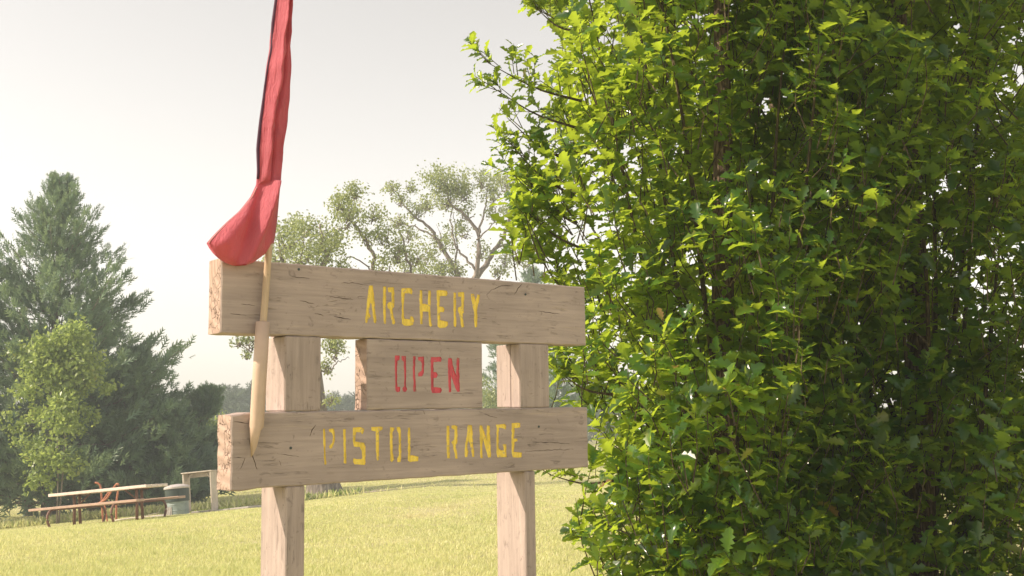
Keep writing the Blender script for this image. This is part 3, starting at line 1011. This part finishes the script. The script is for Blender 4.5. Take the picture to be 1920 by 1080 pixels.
    var = np.where(r_.random(len(LP)) < 0.004, 1.25, var)
    M = frames(LD, LN, LS, LS * r_.uniform(0.9, 1.25, len(LS)))
    # the leaves nearest the camera and in view become parts of their own
    wp = LP + np.array([cx, cy, gz_])
    cc = (wp - np.array([0, 0, EYE]))
    cq = np.stack([cc[:, 0], cc[:, 2], cc[:, 1]], 1) @ CAM.T
    px = 960 + F_PX * cq[:, 0] / cq[:, 2]; py = 540 - F_PX * cq[:, 1] / cq[:, 2]
    vis = (px > 20) & (px < 1900) & (py > 20) & (py < 1060)
    dist = np.where(vis, cq[:, 2] / (LS * 10), 1e9)
    order = np.argsort(dist)
    big = order[:keep]
    big = big[dist[big] < 1e8]
    rest = np.setdiff1d(np.arange(len(LP)), big)
    for i in big:
        o = bpy.data.objects.new('leaf', leaf_meshes[int(r_.integers(0, 6))])
        C.objects.link(o)
        o.parent = tree
        mm = Matrix.Identity(4)
        for a in range(3):
            for b in range(3):
                mm[a][b] = float(M[i][a][b])
            mm[a][3] = float(LP[i][a])
        o.matrix_local = mm
    tag(scatter('foliage', LEAF_LOW[0], LEAF_LOW[1], M[rest], LP[rest], var[rest], m_oak, tree), kind='stuff')
    return tree

SPR = [((1090, 190), (915, 118), 22), ((1080, 240), (925, 165), 18), ((1060, 300), (950, 220), 16), ((1060, 360), (955, 268), 16), ((1080, 420), (960, 325), 24), ((1100, 470), (985, 395), 20),
       ((1080, 60), (1005, 15), 16), ((1080, 560), (1010, 480), 14), ((1160, 900), (1030, 890), 10), ((1150, 740), (1050, 700), 12), ((1180, 1040), (1090, 1010), 14)]
make_oak(1.10, 5.45, 0.92, 5.8, 3700, 3, 'sunlit upright oak whose leaves touch the right end of the sign boards', 8,
         sprigs=[(at(*a, 5.3), at(*b, 5.1 + 0.03 * i), int(n * 0.6)) for i, (a, b, n) in enumerate(SPR)])
make_oak(2.25, 5.95, 1.12, 6.2, 4000, 11, 'dark shaded oak at the right edge behind the sunlit oak', 9, leaf_len=(0.06, 0.13))
make_oak(2.1, 8.3, 1.45, 6.6, 1500, 29, 'oak added directly behind the two nearer oaks to close sky gaps and darken them', 6, keep=0, leaf_len=(0.12, 0.19))  # added tree: blocks sky gaps and deepens the shade in the oaks in front
make_oak(3.9, 7.2, 1.3, 6.2, 1400, 23, 'shaded oak farthest from the sign, beyond the right edge of the dark oak', 8, keep=60, leaf_len=(0.09, 0.14))

# ------------------------------------------------------------------ conifers
def spray_template():
    V, F = [], []
    def blade(p, d, w_):
        p = np.array(p, float); d = np.array(d, float)
        s_ = unit(np.cross(d, [0.1, 0.3, 1.0])) * w_
        b = len(V)
        V.extend([p - s_ * 0.5, p + s_ * 0.5, p + d * 0.55 + s_ * 0.42, p + d, p + d * 0.55 - s_ * 0.42])
        F.append([b, b + 1, b + 2, b + 3, b + 4])
    blade((0, 0, 0), (1, 0, 0.05), 0.10)
    for x, yy, zz in [(0.15, 0.32, 0.08), (0.25, -0.34, 0.05), (0.4, 0.28, -0.03), (0.5, -0.26, 0.1), (0.65, 0.16, 0.07), (0.7, -0.17, 0.0)]:
        blade((x, 0, 0), (0.32, yy, zz), 0.09)
    return np.array(V), F
SPRAY = spray_template()

def make_cedar(px, base_d, top_py, Rb, seed, label, nb=120, per=34, group='cedars at the left edge of the lawn', mat=None, size=(0.28, 0.6), base_x=None, lowest=0.03, lean=0.0):
    r_ = np.random.default_rng(seed)
    x = ray(px, 760)[0] * base_d
    gz_ = float(ground(x, base_d))
    topz = at(px, top_py, base_d)[2] - gz_
    tree = empty('cedar_tree', (x, base_d, gz_))
    tag(tree, label, 'tree', group)
    P = [(lean * z * z / topz, 0, z) for z in np.linspace(-0.2, topz * 0.93, 10)]
    V, F = tube([(P, np.linspace(topz * 0.022 + 0.03, 0.02, 10))], 8)
    mesh_obj('trunk', V, F, m_cbark, tree, smooth=True)
    T, Dr, Nn, Sz, Vr, br = [], [], [], [], [], []
    for i in range(nb):
        t = (i + r_.random()) / nb
        t = lowest + (0.99 - lowest) * t ** 0.85
        zb = topz * t
        phi = r_.uniform(0, 6.283)
        L = Rb * (1 - t) ** 0.82 * r_.uniform(0.6, 1.2) * (1.28 if r_.random() < 0.14 else 1.0) + 0.18
        el = r_.uniform(0.05, 0.5) + 0.7 * t ** 2
        d_ = np.array([math.cos(phi) * math.cos(el), math.sin(phi) * math.cos(el), math.sin(el)])
        b0 = np.array([lean * zb * t, 0, zb])
        sag = -0.12 * L
        tip = b0 + d_ * L
        if i % 2 == 0:
            br.append((np.array([b0, b0 + d_ * L * 0.5 + np.array([0, 0, sag]), tip]), [0.035 * (1 - t) + 0.012, 0.02, 0.006]))
        n = int(per * (0.5 + L / Rb))
        s_ = r_.random(n) ** 0.6
        p = b0 + (d_ * L)[None, :] * s_[:, None]
        p[:, 2] += sag * 4 * s_ * (1 - s_) * 0.5
        p += r_.normal(0, 1, (n, 3)) * (0.06 + 0.16 * L * (1.05 - s_))[:, None] * np.array([1, 1, 0.6])
        dd = unit(d_[None, :] * 0.9 + np.array([0, 0, 0.45]) + r_.normal(0, 0.35, (n, 3)))
        T.append(p); Dr.append(dd); Nn.append(unit(r_.normal(0, 1, (n, 3)) + np.array([0, 0, 0.4])))
        Sz.append(r_.uniform(size[0], size[1], n) * (0.5 + 0.65 * (1 - t)))
        Vr.append(np.clip(r_.normal(0.3 + 0.4 * r_.random(), 0.15, n), 0, 1))
    T, Dr, Nn, Sz, Vr = map(np.concatenate, (T, Dr, Nn, Sz, Vr))
    V, F = tube(br, 4)
    tag(mesh_obj('branches', V, F, m_cbark, tree), kind='stuff')
    o = scatter('foliage', SPRAY[0], SPRAY[1], frames(Dr, Nn, Sz), T, Vr, mat or m_cedar, tree)
    tag(o, kind='stuff')
    return tree

make_cedar(98, 37.5, 338, 5.4, 31, 'tall pointed cedar rising highest behind the picnic table', nb=230, per=58)
make_cedar(-70, 36.5, 395, 3.6, 32, 'cedar cut by the left edge of the view', nb=120, per=44)
make_cedar(250, 38.5, 665, 3.2, 33, 'low cedar between the tallest cedar and the grey bin', nb=150, per=46)
make_cedar(346, 40, 735, 2.0, 34, 'small cedar with a leaning tip behind the plank frame', nb=110, per=42, lean=0.25)
make_cedar(312, 37.5, 765, 2.0, 39, 'round low cedar right behind the litter bin', nb=90, per=46)
make_cedar(180, 40.5, 560, 3.2, 37, 'broad cedar filling in behind the tallest cedar', nb=130, per=40)
make_cedar(60, 42, 620, 3.4, 38, 'cedar set back behind the picnic table', nb=110, per=40)
make_cedar(1000, 64, 508, 4.6, 35, 'lone cedar seen behind the right upright of the sign', nb=150, per=34, group=None, size=(0.35, 0.7))

# ------------------------------------------------------------------ broadleaf trees
def flat_leaf():
    V = np.array([(0, 0, 0), (0.45, 0.33, 0.06), (1, 0, -0.08), (0.45, -0.33, 0.06)])
    return V, [[0, 1, 2], [0, 2, 3]]
FLEAF = flat_leaf()

def leaf_cloud(name, clusters, size, mat, parent, org, seed, shell=0.5):
    """clusters: (centre(3), radius, count)"""
    r_ = np.random.default_rng(seed)
    T, Vr = [], []
    for c, rad, n in clusters:
        sub = max(3, int(n / 18))
        cc = unit(r_.normal(0, 1, (sub, 3))) * (r_.random(sub) ** shell)[:, None] * rad * np.array([1, 1, 0.8])
        k = r_.integers(0, sub, n)
        p = np.asarray(c) - org + cc[k] + r_.normal(0, 0.17 * rad ** 0.5, (n, 3))
        T.append(p)
        Vr.append(np.clip(r_.random(sub)[k] * 0.65 + r_.normal(0.2, 0.15, n), 0, 1))
    T = np.concatenate(T); Vr = np.concatenate(Vr)
    n = len(T)
    Dr = unit(r_.normal(0, 1, (n, 3)) + np.array([0, 0, -0.5]))
    Nn = unit(r_.normal(0, 1, (n, 3)))
    o = scatter(name, FLEAF[0], FLEAF[1], frames(Dr, Nn, r_.uniform(size[0], size[1], n)), T, Vr, mat, parent)
    return tag(o, kind='stuff')

def limb_tree(name, label, base_px, dist, limbs, clusters, size, mat, seed, spread=0.0, group=None):
    """limbs: list of ([(px,py,ddepth)...], r0, r1); clusters: (px,py,ddepth,radius_px,count)"""
    r_ = np.random.default_rng(seed)
    b = ray(*base_px) * dist
    gz_ = float(ground(b[0], dist))
    org = np.array([b[0], dist, gz_])
    tree = empty(name, tuple(org))
    tag(tree, label, 'tree', group)
    first = True
    for pts, r0, r1 in limbs:
        P = np.array([at(x, y, dist + dd) for x, y, dd in pts]) - org
        if first:
            P[0][2] = -0.15
        n = max(6, 4 * len(pts))
        Q = bezier_pts(P, n)
        if not first:
            Q[1:-1] += r_.normal(0, 0.035, (n - 2, 3))
        rr = np.linspace(r0, r1, n) * (0.72 if not first else 0.9)
        if first:
            rr = rr * (1 + 0.5 * np.exp(-np.arange(n) * 1.1))
        V, F = tube([(Q, rr)], 10 if first else 6)
        mesh_obj('trunk' if first else 'branch', V, F, m_cbark, tree, smooth=True)
        first = False
    k = dist / F_PX
    cl = [(at(x, y, dist + dd), rp * k * 1.3, int(n * 1.75)) for x, y, dd, rp, n in clusters]
    # fine twigs running into the leaf clusters
    tw = []
    for c, rad, n in cl:
        for _ in range(9):
            e = c - org + unit(r_.normal(0, 1, 3)) * rad * r_.uniform(0.5, 1.0)
            s_ = c - org - np.array([0, 0, rad * 0.6]) + r_.normal(0, 0.15, 3) * rad
            tw.append((np.array([s_, (s_ + e) / 2 + r_.normal(0, 0.08, 3) * rad, e]), [0.03, 0.018, 0.006]))
    V, F = tube(tw, 3)
    tag(mesh_obj('twigs', V, F, m_cbark, tree), kind='stuff')
    leaf_cloud('foliage', cl, size, mat, tree, org, seed + 1)
    return tree

limb_tree('cottonwood_tree', 'thick trunked cottonwood standing behind the left upright of the sign', (608, 930), 36,
    [([(610, 930, 0), (600, 860, 0), (590, 770, 0), (583, 690, 0), (580, 640, 0)], 0.62, 0.30),
     ([(580, 640, 0), (555, 560, 0.3), (530, 490, 0.5), (520, 440, 0.5)], 0.16, 0.04),
     ([(582, 645, 0), (600, 560, -0.5), (608, 480, -0.5), (600, 420, -0.5)], 0.16, 0.04),
     ([(582, 650, 0), (640, 570, 0.4), (700, 505, 0.6), (688, 455, 0.6), (655, 410, 0.6), (640, 385, 0.6)], 0.17, 0.03),
     ([(655, 552, 0), (715, 535, 0.6), (768, 510, 0.9), (757, 465, 0.9), (748, 430, 1)], 0.13, 0.03),
     ([(640, 570, 0), (672, 535, 0.6), (694, 506, 0.8), (668, 487, 0.8), (645, 478, 0.8)], 0.07, 0.02),
     ([(583, 700, 0), (530, 660, 0.3), (480, 640, 0.5), (455, 640, 0.5)], 0.09, 0.02),
     ([(588, 700, 0), (618, 690, -0.3), (640, 676, -0.3), (655, 672, -0.3)], 0.05, 0.012)],
    [(540, 440, 0, 34, 520), (520, 480, 0.5, 30, 420), (575, 425, 1, 26, 360), (570, 470, -1, 38, 600), (610, 470, 0, 30, 420), (625, 445, 1, 26, 320),
     (640, 380, 0.6, 24, 330), (655, 405, 0.4, 28, 360), (665, 360, 0.2, 18, 200), (690, 440, 0.5, 22, 210), (700, 400, 1, 20, 170), (640, 500, 0, 18, 150), (745, 470, 0.8, 24, 230), (725, 440, 1, 22, 190), (715, 500, 0.5, 22, 200),
     (470, 637, 0.4, 22, 150), (448, 640, 0.4, 12, 60), (462, 665, 0.4, 8, 40), (632, 655, -0.3, 20, 170), (612, 690, -0.3, 12, 90), (622, 640, -0.3, 18, 130), (620, 750, -0.5, 9, 60), (780, 480, 1.2, 20, 130)],
    (0.07, 0.13), m_cotton, 51)

limb_tree('cottonwood_tree', 'open crowned cottonwood whose forked limbs rise above the word ARCHERY', (820, 872), 50,
    [([(820, 872, 0), (822, 780, 0), (840, 680, 0), (860, 600, 0), (872, 555, 0)], 0.62, 0.36),
     ([(872, 555, 0), (852, 508, 0.3), (822, 450, 0.6), (800, 422, 0.6), (770, 400, 0.6), (735, 352, 0.6)], 0.20, 0.035),
     ([(872, 555, 0), (893, 508, -0.3), (897, 440, -0.5), (872, 405, -0.5), (845, 380, -0.5), (830, 335, -0.5)], 0.20, 0.035),
     ([(876, 552, 0), (908, 500, 0.5), (932, 465, 0.8), (950, 430, 1), (958, 385, 1), (962, 340, 1)], 0.22, 0.035),
     ([(822, 450, 0.6), (785, 428, 0.8), (745, 418, 1), (722, 405, 1)], 0.08, 0.02),
     ([(893, 508, -0.3), (868, 480, -0.3), (852, 455, -0.3), (846, 400, -0.3), (842, 350, -0.2)], 0.10, 0.02),
     ([(897, 440, -0.5), (908, 400, -0.6), (915, 350, -0.8)], 0.09, 0.02),
     ([(872, 540, 0), (855, 500, 0.5), (856, 440, 0.7), (850, 400, 0.7)], 0.10, 0.02),
     ([(932, 465, 0.8), (965, 450, 1), (990, 430, 1)], 0.08, 0.02),
     ([(893, 450, -0.5), (925, 420, -0.5), (935, 395, -0.5)], 0.06, 0.015)],
    [(735, 350, 0.6, 14, 110), (752, 372, 0.6, 16, 120), (770, 350, 0.4, 12, 70), (780, 395, 0.6, 18, 150), (745, 410, 1, 18, 130), (765, 440, 0.8, 18, 120),
     (822, 335, -0.5, 26, 430), (850, 340, -0.3, 26, 430), (838, 370, -0.4, 26, 360), (868, 360, -0.5, 20, 220), (800, 380, 0, 18, 160),
     (905, 335, -0.8, 20, 200), (925, 360, -0.6, 22, 220), (950, 340, 1, 24, 260), (975, 360, 1, 24, 260), (960, 400, 1, 24, 220), (985, 430, 1, 26, 260), (930, 400, -0.5, 18, 130),
     (830, 450, 0.5, 26, 230), (800, 470, 0.5, 24, 200), (830, 500, 0.4, 20, 200), (870, 430, 0, 20, 130), (905, 470, 0, 18, 110), (950, 480, 1, 24, 200), (985, 480, 1, 24, 220),
     (790, 505, 0.6, 22, 200), (850, 505, 0.4, 22, 240), (930, 510, 0.8, 16, 90), (760, 500, 0.8, 18, 120), (875, 395, 0, 18, 120), (1010, 400, 1, 26, 260), (1020, 450, 1, 26, 260)],
    (0.09, 0.16), m_cotton, 61)

def bushy(name, label, px, base_d, cents, size, mat, seed, cat='tree', n_branch=5):
    r_ = np.random.default_rng(seed)
    x = ray(px, 760)[0] * base_d
    gz_ = float(ground(x, base_d)); org = np.array([x, base_d, gz_])
    t = empty(name, tuple(org)); tag(t, label, cat)
    k = base_d / F_PX
    cl = [(at(a, b, base_d + dd), rp * k, n) for a, b, dd, rp, n in cents]
    for i in range(n_branch):
        c = cl[i % len(cl)][0] - org
        P = bezier_pts(np.array([(0.05 * i - 0.1, 0, -0.1), (c[0] * 0.35, c[1] * 0.35, c[2] * 0.5), c]), 8)
        P[1:-1] += r_.normal(0, 0.03, (6, 3))
        V, F = tube([(P, np.linspace(0.028, 0.008, 8))], 6)
        mesh_obj('trunk' if i == 0 else 'branch', V, F, m_cbark, t, smooth=True)
    leaf_cloud('foliage', cl, size, mat, t, org, seed)
    return t
bushy('broadleaf_tree', 'pale green leafy tree in front of the tall cedar', 120, 33.3,
      [(95, 650, 0, 36, 750), (135, 625, 0, 32, 700), (150, 665, 0, 36, 750), (110, 700, 0, 36, 750), (70, 690, 0, 32, 560), (150, 715, 0, 32, 560), (180, 690, 0, 22, 200), (200, 730, 0.2, 18, 120), (120, 745, 0, 26, 240), (50, 730, 0.4, 30, 260), (30, 660, 0.5, 28, 200), (75, 780, 0.3, 26, 160), (140, 800, 0.3, 24, 130), (170, 770, 0.3, 20, 110), (90, 850, -0.3, 34, 420), (20, 790, 0.4, 26, 150), (110, 790, -0.4, 34, 480), (125, 750, -0.4, 30, 420), (75, 900, -0.2, 26, 220), (130, 870, -0.3, 26, 260), (60, 830, 0, 26, 200)],
      (0.10, 0.19), m_elm, 71, n_branch=2)
bushy('yellow_green_shrub', 'bright yellow green shrub beside the left end of the lower board', 405, 46,
      [(400, 800, 0, 22, 420), (390, 840, 0, 22, 420), (415, 830, 0, 24, 420), (425, 790, 0, 20, 300), (400, 870, 0, 20, 300), (445, 800, 0, 20, 260)], (0.09, 0.17), m_elm, 72, 'shrub')
bushy('roadside_shrub', 'pale shrub between the middle panel and the right upright', 925, 58,
      [(918, 740, 0, 24, 420), (905, 765, 0, 24, 400), (940, 770, 0, 26, 420), (925, 800, 0, 28, 420), (900, 720, 0, 12, 90)], (0.12, 0.2), m_cotton, 73, 'shrub')

# ------------------------------------------------------------------ far tree line
T, Dr, Nn, Sz, Vr = [], [], [], [], []
for i in range(330):
    d_ = rng.uniform(105, 175)
    px = rng.uniform(330, 1500)
    x = ray(px, 760)[0] * d_
    z0 = float(ground(x, d_))
    ztop = at(px, 741 + rng.normal(0, 6) - 6 * math.sin(px * 0.017), d_)[2]
    h = ztop - z0
    n = 70
    t = rng.random(n) ** 0.8
    rad = (1 - t) * h * 0.27 + 0.15
    ph = rng.uniform(0, 6.283, n)
    rr = rad * rng.uniform(0.4, 1.1, n)
    T.append(np.stack([x + np.cos(ph) * rr, d_ + np.sin(ph) * rr, z0 + t * h * 0.97], 1))
    Dr.append(unit(np.stack([np.cos(ph), np.sin(ph), np.full(n, 0.7)], 1) + rng.normal(0, 0.3, (n, 3))))
    Nn.append(unit(rng.normal(0, 1, (n, 3))))
    Sz.append(rng.uniform(0.7, 1.3, n)); Vr.append(np.clip(rng.normal(rng.uniform(0.2, 0.8), 0.15, n), 0, 1))
T, Dr, Nn, Sz, Vr = map(np.concatenate, (T, Dr, Nn, Sz, Vr))
tag(scatter('far_treeline', SPRAY[0], SPRAY[1], frames(Dr, Nn, Sz), T, Vr, m_far), 'hazy line of small conifers along the horizon', kind='stuff')

# ------------------------------------------------------------------ picnic table
def tilt_frame(px, py, dist, rz):
    """matrix standing on the sloping lawn"""
    p = at(px, py, dist)
    x, y = p[0], p[1]
    z = float(ground(x, y))
    n = unit(np.array([-(float(ground(x + 1, y)) - float(ground(x - 1, y))) / 2, -(float(ground(x, y + 1)) - float(ground(x, y - 1))) / 2, 1.0]))
    a = np.array([math.cos(rz), math.sin(rz), 0]); a = unit(a - n * (a @ n)); b = np.cross(n, a)
    mm = Matrix(((a[0], b[0], n[0], x), (a[1], b[1], n[1], y), (a[2], b[2], n[2], z), (0, 0, 0, 1)))
    return mm

table = empty('picnic_table')
tag(table, 'long picnic table with pale plank top and rusty tube legs on the lawn', 'picnic table')
table.matrix_world = tilt_frame(203, 980, 24.8, R(-20))
LT = 2.75
m_seat = plain('worn seat plank', (0.52, 0.36, 0.28), 0.6, 0.4, scale=8)
for k in range(4):
    V, F = box(-LT / 2, LT / 2, -0.37 + k * 0.19, -0.37 + k * 0.19 + 0.18, 0.70, 0.765, 0.006)
    mesh_obj('top_plank', V, F, m_tabletop, table)
for s_ in (-1, 1):
    V, F = box(-LT / 2 - 0.12, LT / 2 + 0.12, s_ * 0.72 - 0.13, s_ * 0.72 + 0.13, 0.405, 0.46, 0.006)
    mesh_obj('seat', V, F, m_seat, table)
for xx in (-LT * 0.32, LT * 0.32):
    for s_ in (-1, 1):
        P = bezier_pts([(xx, s_ * 0.72, 0.415), (xx, s_ * 0.86, 0.36), (xx, s_ * 0.93, 0.2), (xx, s_ * 0.84, -0.03)], 12)
        V, F = tube([(P, 0.028)], 8)
        mesh_obj('leg', V, F, m_rust, table, smooth=True)
        P = [(xx, s_ * 0.09, 0.715), (xx, s_ * 0.08, 0.4), (xx, s_ * 0.10, -0.03)]
        V, F = tube([(P, 0.034)], 8)
        mesh_obj('leg', V, F, m_rust, table, smooth=True)
    V, F = join([tube([([(xx, -0.72, 0.40), (xx, 0.72, 0.40)], 0.024)], 8), tube([([(xx, -0.32, 0.70), (xx, 0.32, 0.70)], 0.022)], 8)])
    mesh_obj('cross_bar', V, F, m_rust, table)
    V, F = tube([([(xx, 0, 0.42), (xx * 0.55, 0, 0.70)], 0.018)], 6)
    mesh_obj('brace', V, F, m_rust, table)

# bent orange frame behind the table
pf = empty('bent_pipe_frame')
tag(pf, 'rusty orange bent pipe frame leaning behind the picnic table top', 'frame')
pf.matrix_world = tilt_frame(215, 965, 30.0, R(-10)) @ Matrix.Scale(0.86, 4)
V, F = tube([(bezier_pts([(-0.55, 0, 0.62), (-0.25, 0, 0.75), (0.0, 0, 1.05), (0.14, 0, 1.18), (0.2, 0, 1.1), (0.1, 0, 0.6), (0.06, 0, -0.03)], 26), 0.032)], 8)
mesh_obj('hoop', V, F, m_rustor, pf, smooth=True)
V, F = tube([([(-0.42, 0.0, 0.66), (-0.2, 0.02, 0.92), (0.02, 0.04, 1.03)], 0.026), ([(-0.5, 0.3, 0.62), (-0.45, 0.3, 0.2), (-0.42, 0.3, -0.03)], 0.026), ([(-0.5, 0.0, 0.62), (-0.5, 0.3, 0.62)], 0.026)], 8)
mesh_obj('strut', V, F, m_rustor, pf)
pf2 = empty('short_pipe_stake')
tag(pf2, 'short rusty pipe stake poking up left of the bent orange frame', 'stake')
pf2.matrix_world = tilt_frame(187, 962, 30.5, 0)
V, F = tube([(bezier_pts([(-0.08, 0, 1.12), (0.02, 0, 1.08), (0.08, 0, 0.9), (0.1, 0, -0.03)], 12), 0.028)], 8)
mesh_obj('stake_pipe', V, F, m_rustor, pf2, smooth=True)

# bin
binr = empty('litter_bin')
tag(binr, 'grey green drum litter bin with dark upper band and pale lid', 'litter bin')
binr.matrix_world = tilt_frame(334, 966, 28.0, 0)
def lathe(prof, n=28):
    V, F = [], []
    for r_, z in prof:
        for k in range(n):
            V.append((r_ * math.cos(2 * math.pi * k / n), r_ * math.sin(2 * math.pi * k / n), z))
    for i in range(len(prof) - 1):
        for k in range(n):
            k2 = (k + 1) % n
            F.append([i * n + k, i * n + k2, (i + 1) * n + k2, (i + 1) * n + k])
    F.append([k for k in range(n)][::-1]); F.append([(len(prof) - 1) * n + k for k in range(n)])
    return V, F
V, F = lathe([(0.27, -0.02), (0.275, 0.02), (0.275, 0.12), (0.283, 0.135), (0.275, 0.15), (0.275, 0.27), (0.283, 0.285), (0.275, 0.3), (0.278, 0.36)])
mesh_obj('drum', V, F, m_bin, binr, smooth=False)
for k in range(9):
    a_ = math.pi * (0.95 + 0.45 * k / 8)
    V, F = box(-0.012, 0.012, -0.006, 0.006, 0.0, 0.24)
    ca2, sa2 = math.cos(a_ + math.pi / 2), math.sin(a_ + math.pi / 2)
    V, F = xf((V, F), [[ca2, -sa2, 0], [sa2, ca2, 0], [0, 0, 1]], (0.285 * math.cos(a_), 0.285 * math.sin(a_), 0))
    mesh_obj('slat', V, F, m_binlid, binr)
V, F = lathe([(0.285, 0.36), (0.305, 0.365), (0.305, 0.68), (0.29, 0.69)])
mesh_obj('upper_band', V, F, m_bindark, binr)
V, F = lathe([(0.325, 0.69), (0.33, 0.70), (0.33, 0.735), (0.30, 0.76), (0.16, 0.80), (0.02, 0.81)])
mesh_obj('lid', V, F, m_binlid, binr, smooth=False)

# plank frame
fr = empty('plank_frame')
tag(fr, 'weathered open plank frame standing just right of the litter bin', 'wooden stand')
fr.matrix_world = tilt_frame(376, 957, 28.6, R(-14))
for xx in (-0.40, 0.40):
    V, F = box(xx - 0.018, xx + 0.018, -0.12, 0.20, -0.03, 1.06, 0.004)
    mesh_obj('side_plank', V, F, m_greywood, fr)
V, F = box(-0.45, 0.45, -0.14, 0.22, 1.062, 1.09, 0.004)
mesh_obj('top_plank', V, F, m_greywood, fr)
V, F = box(-0.376, 0.376, 0.14, 0.18, 0.94, 1.058, 0.003)
mesh_obj('rear_rail', V, F, m_greywood, fr)
for s_ in (-1, 1):
    P = [(s_ * 0.375, 0.0, 0.86), (s_ * 0.20, 0.0, 1.04)]
    V, F = tube([(P, 0.02)], 4)
    mesh_obj('corner_brace', V, F, m_greywood, fr)
pad = empty('concrete_pad')
pad['kind'] = 'structure'; pad['label'] = 'low pale concrete pad under the plank frame'
pad.matrix_world = tilt_frame(372, 953, 29.0, R(-8))
for k in range(5):
    x0 = -1.1 + k * 0.55
    V, F = box(x0 + 0.01, x0 + 0.53, -0.55 + 0.03 * (k % 2), 0.35, -0.05, 0.045 + 0.008 * (k % 3), 0.01)
    mesh_obj('slab', V, F, m_conc, pad)

# fallen branches and weeds near the trunk base and the pad
def stick(px, py, dist, ln, rz, label):
    g_ = empty('fallen_branch'); tag(g_, label, 'branch')
    g_.matrix_world = tilt_frame(px, py, dist, rz)
    P = bezier_pts([(-ln / 2, 0, 0.03), (-ln / 6, 0.05, 0.05), (ln / 6, -0.04, 0.04), (ln / 2, 0.03, 0.06)], 10)
    V, F = tube([(P, np.linspace(0.03, 0.01, 10)), (bezier_pts([P[5], P[5] + np.array([0.2, 0.15, 0.05]), P[5] + np.array([0.45, 0.22, 0.07])], 6), np.linspace(0.014, 0.006, 6))], 6)
    mesh_obj('stem', V, F, m_greywood, g_, smooth=True)
stick(690, 926, 35.5, 1.9, 0.15, 'pale fallen branch lying on the lawn right of the thick trunk')
stick(262, 960, 29.6, 1.4, -0.1, 'pale fallen branch lying behind the picnic table')

def weeds(name, label, px, dist, r_px, n, h, seed, mat):
    r_ = np.random.default_rng(seed)
    c = ray(px, 760) * dist
    k = dist / F_PX * r_px
    x = c[0] + r_.normal(0, k * 0.5, n); y = dist - 0.5 + r_.normal(0, 0.25, n)
    T = np.stack([x, y, ground(x, y)], 1)
    Dr = unit(np.stack([r_.normal(0, 0.5, n), r_.normal(0, 0.5, n), np.full(n, 1.0)], 1))
    o = scatter(name, FLEAF[0] * np.array([1, 0.35, 1]), FLEAF[1], frames(Dr, unit(r_.normal(0, 1, (n, 3))), r_.uniform(0.4, 1, n) * h), T, r_.random(n), mat)
    return tag(o, label, kind='stuff')
weeds('weeds_undergrowth', 'weeds growing round the foot of the thick trunk', 608, 36, 60, 420, 0.32, 81, m_elm)
weeds('tall_grass', 'unmown grass below the cedars', 200, 35.0, 330, 5200, 0.35, 82, m_grass)
weeds('pad_undergrowth', 'weeds along the edge of the concrete pad', 410, 29.4, 50, 200, 0.15, 83, m_elm)

# ------------------------------------------------------------------ haze
GLARE_HAZE = 0.0026  # scattering air added to imitate the washed-out veil of lens glare
if GLARE_HAZE > 0:
    V, F = box(-322, 322, -62, 362, -6.5, 16)
    M = Mat('haze air')
    M.n.remove(M.b)
    pv = M.node('ShaderNodeVolumePrincipled')
    pv.inputs['Color'].default_value = (0.90, 0.97, 1.0, 1)
    pv.inputs['Density'].default_value = GLARE_HAZE
    pv.inputs['Anisotropy'].default_value = 0.0
    M.l.new(pv.outputs[0], M.out.inputs['Volume'])
    tag(mesh_obj('glare_haze', V, F, M.m), 'thin pale air added over the field to imitate lens glare', kind='stuff')
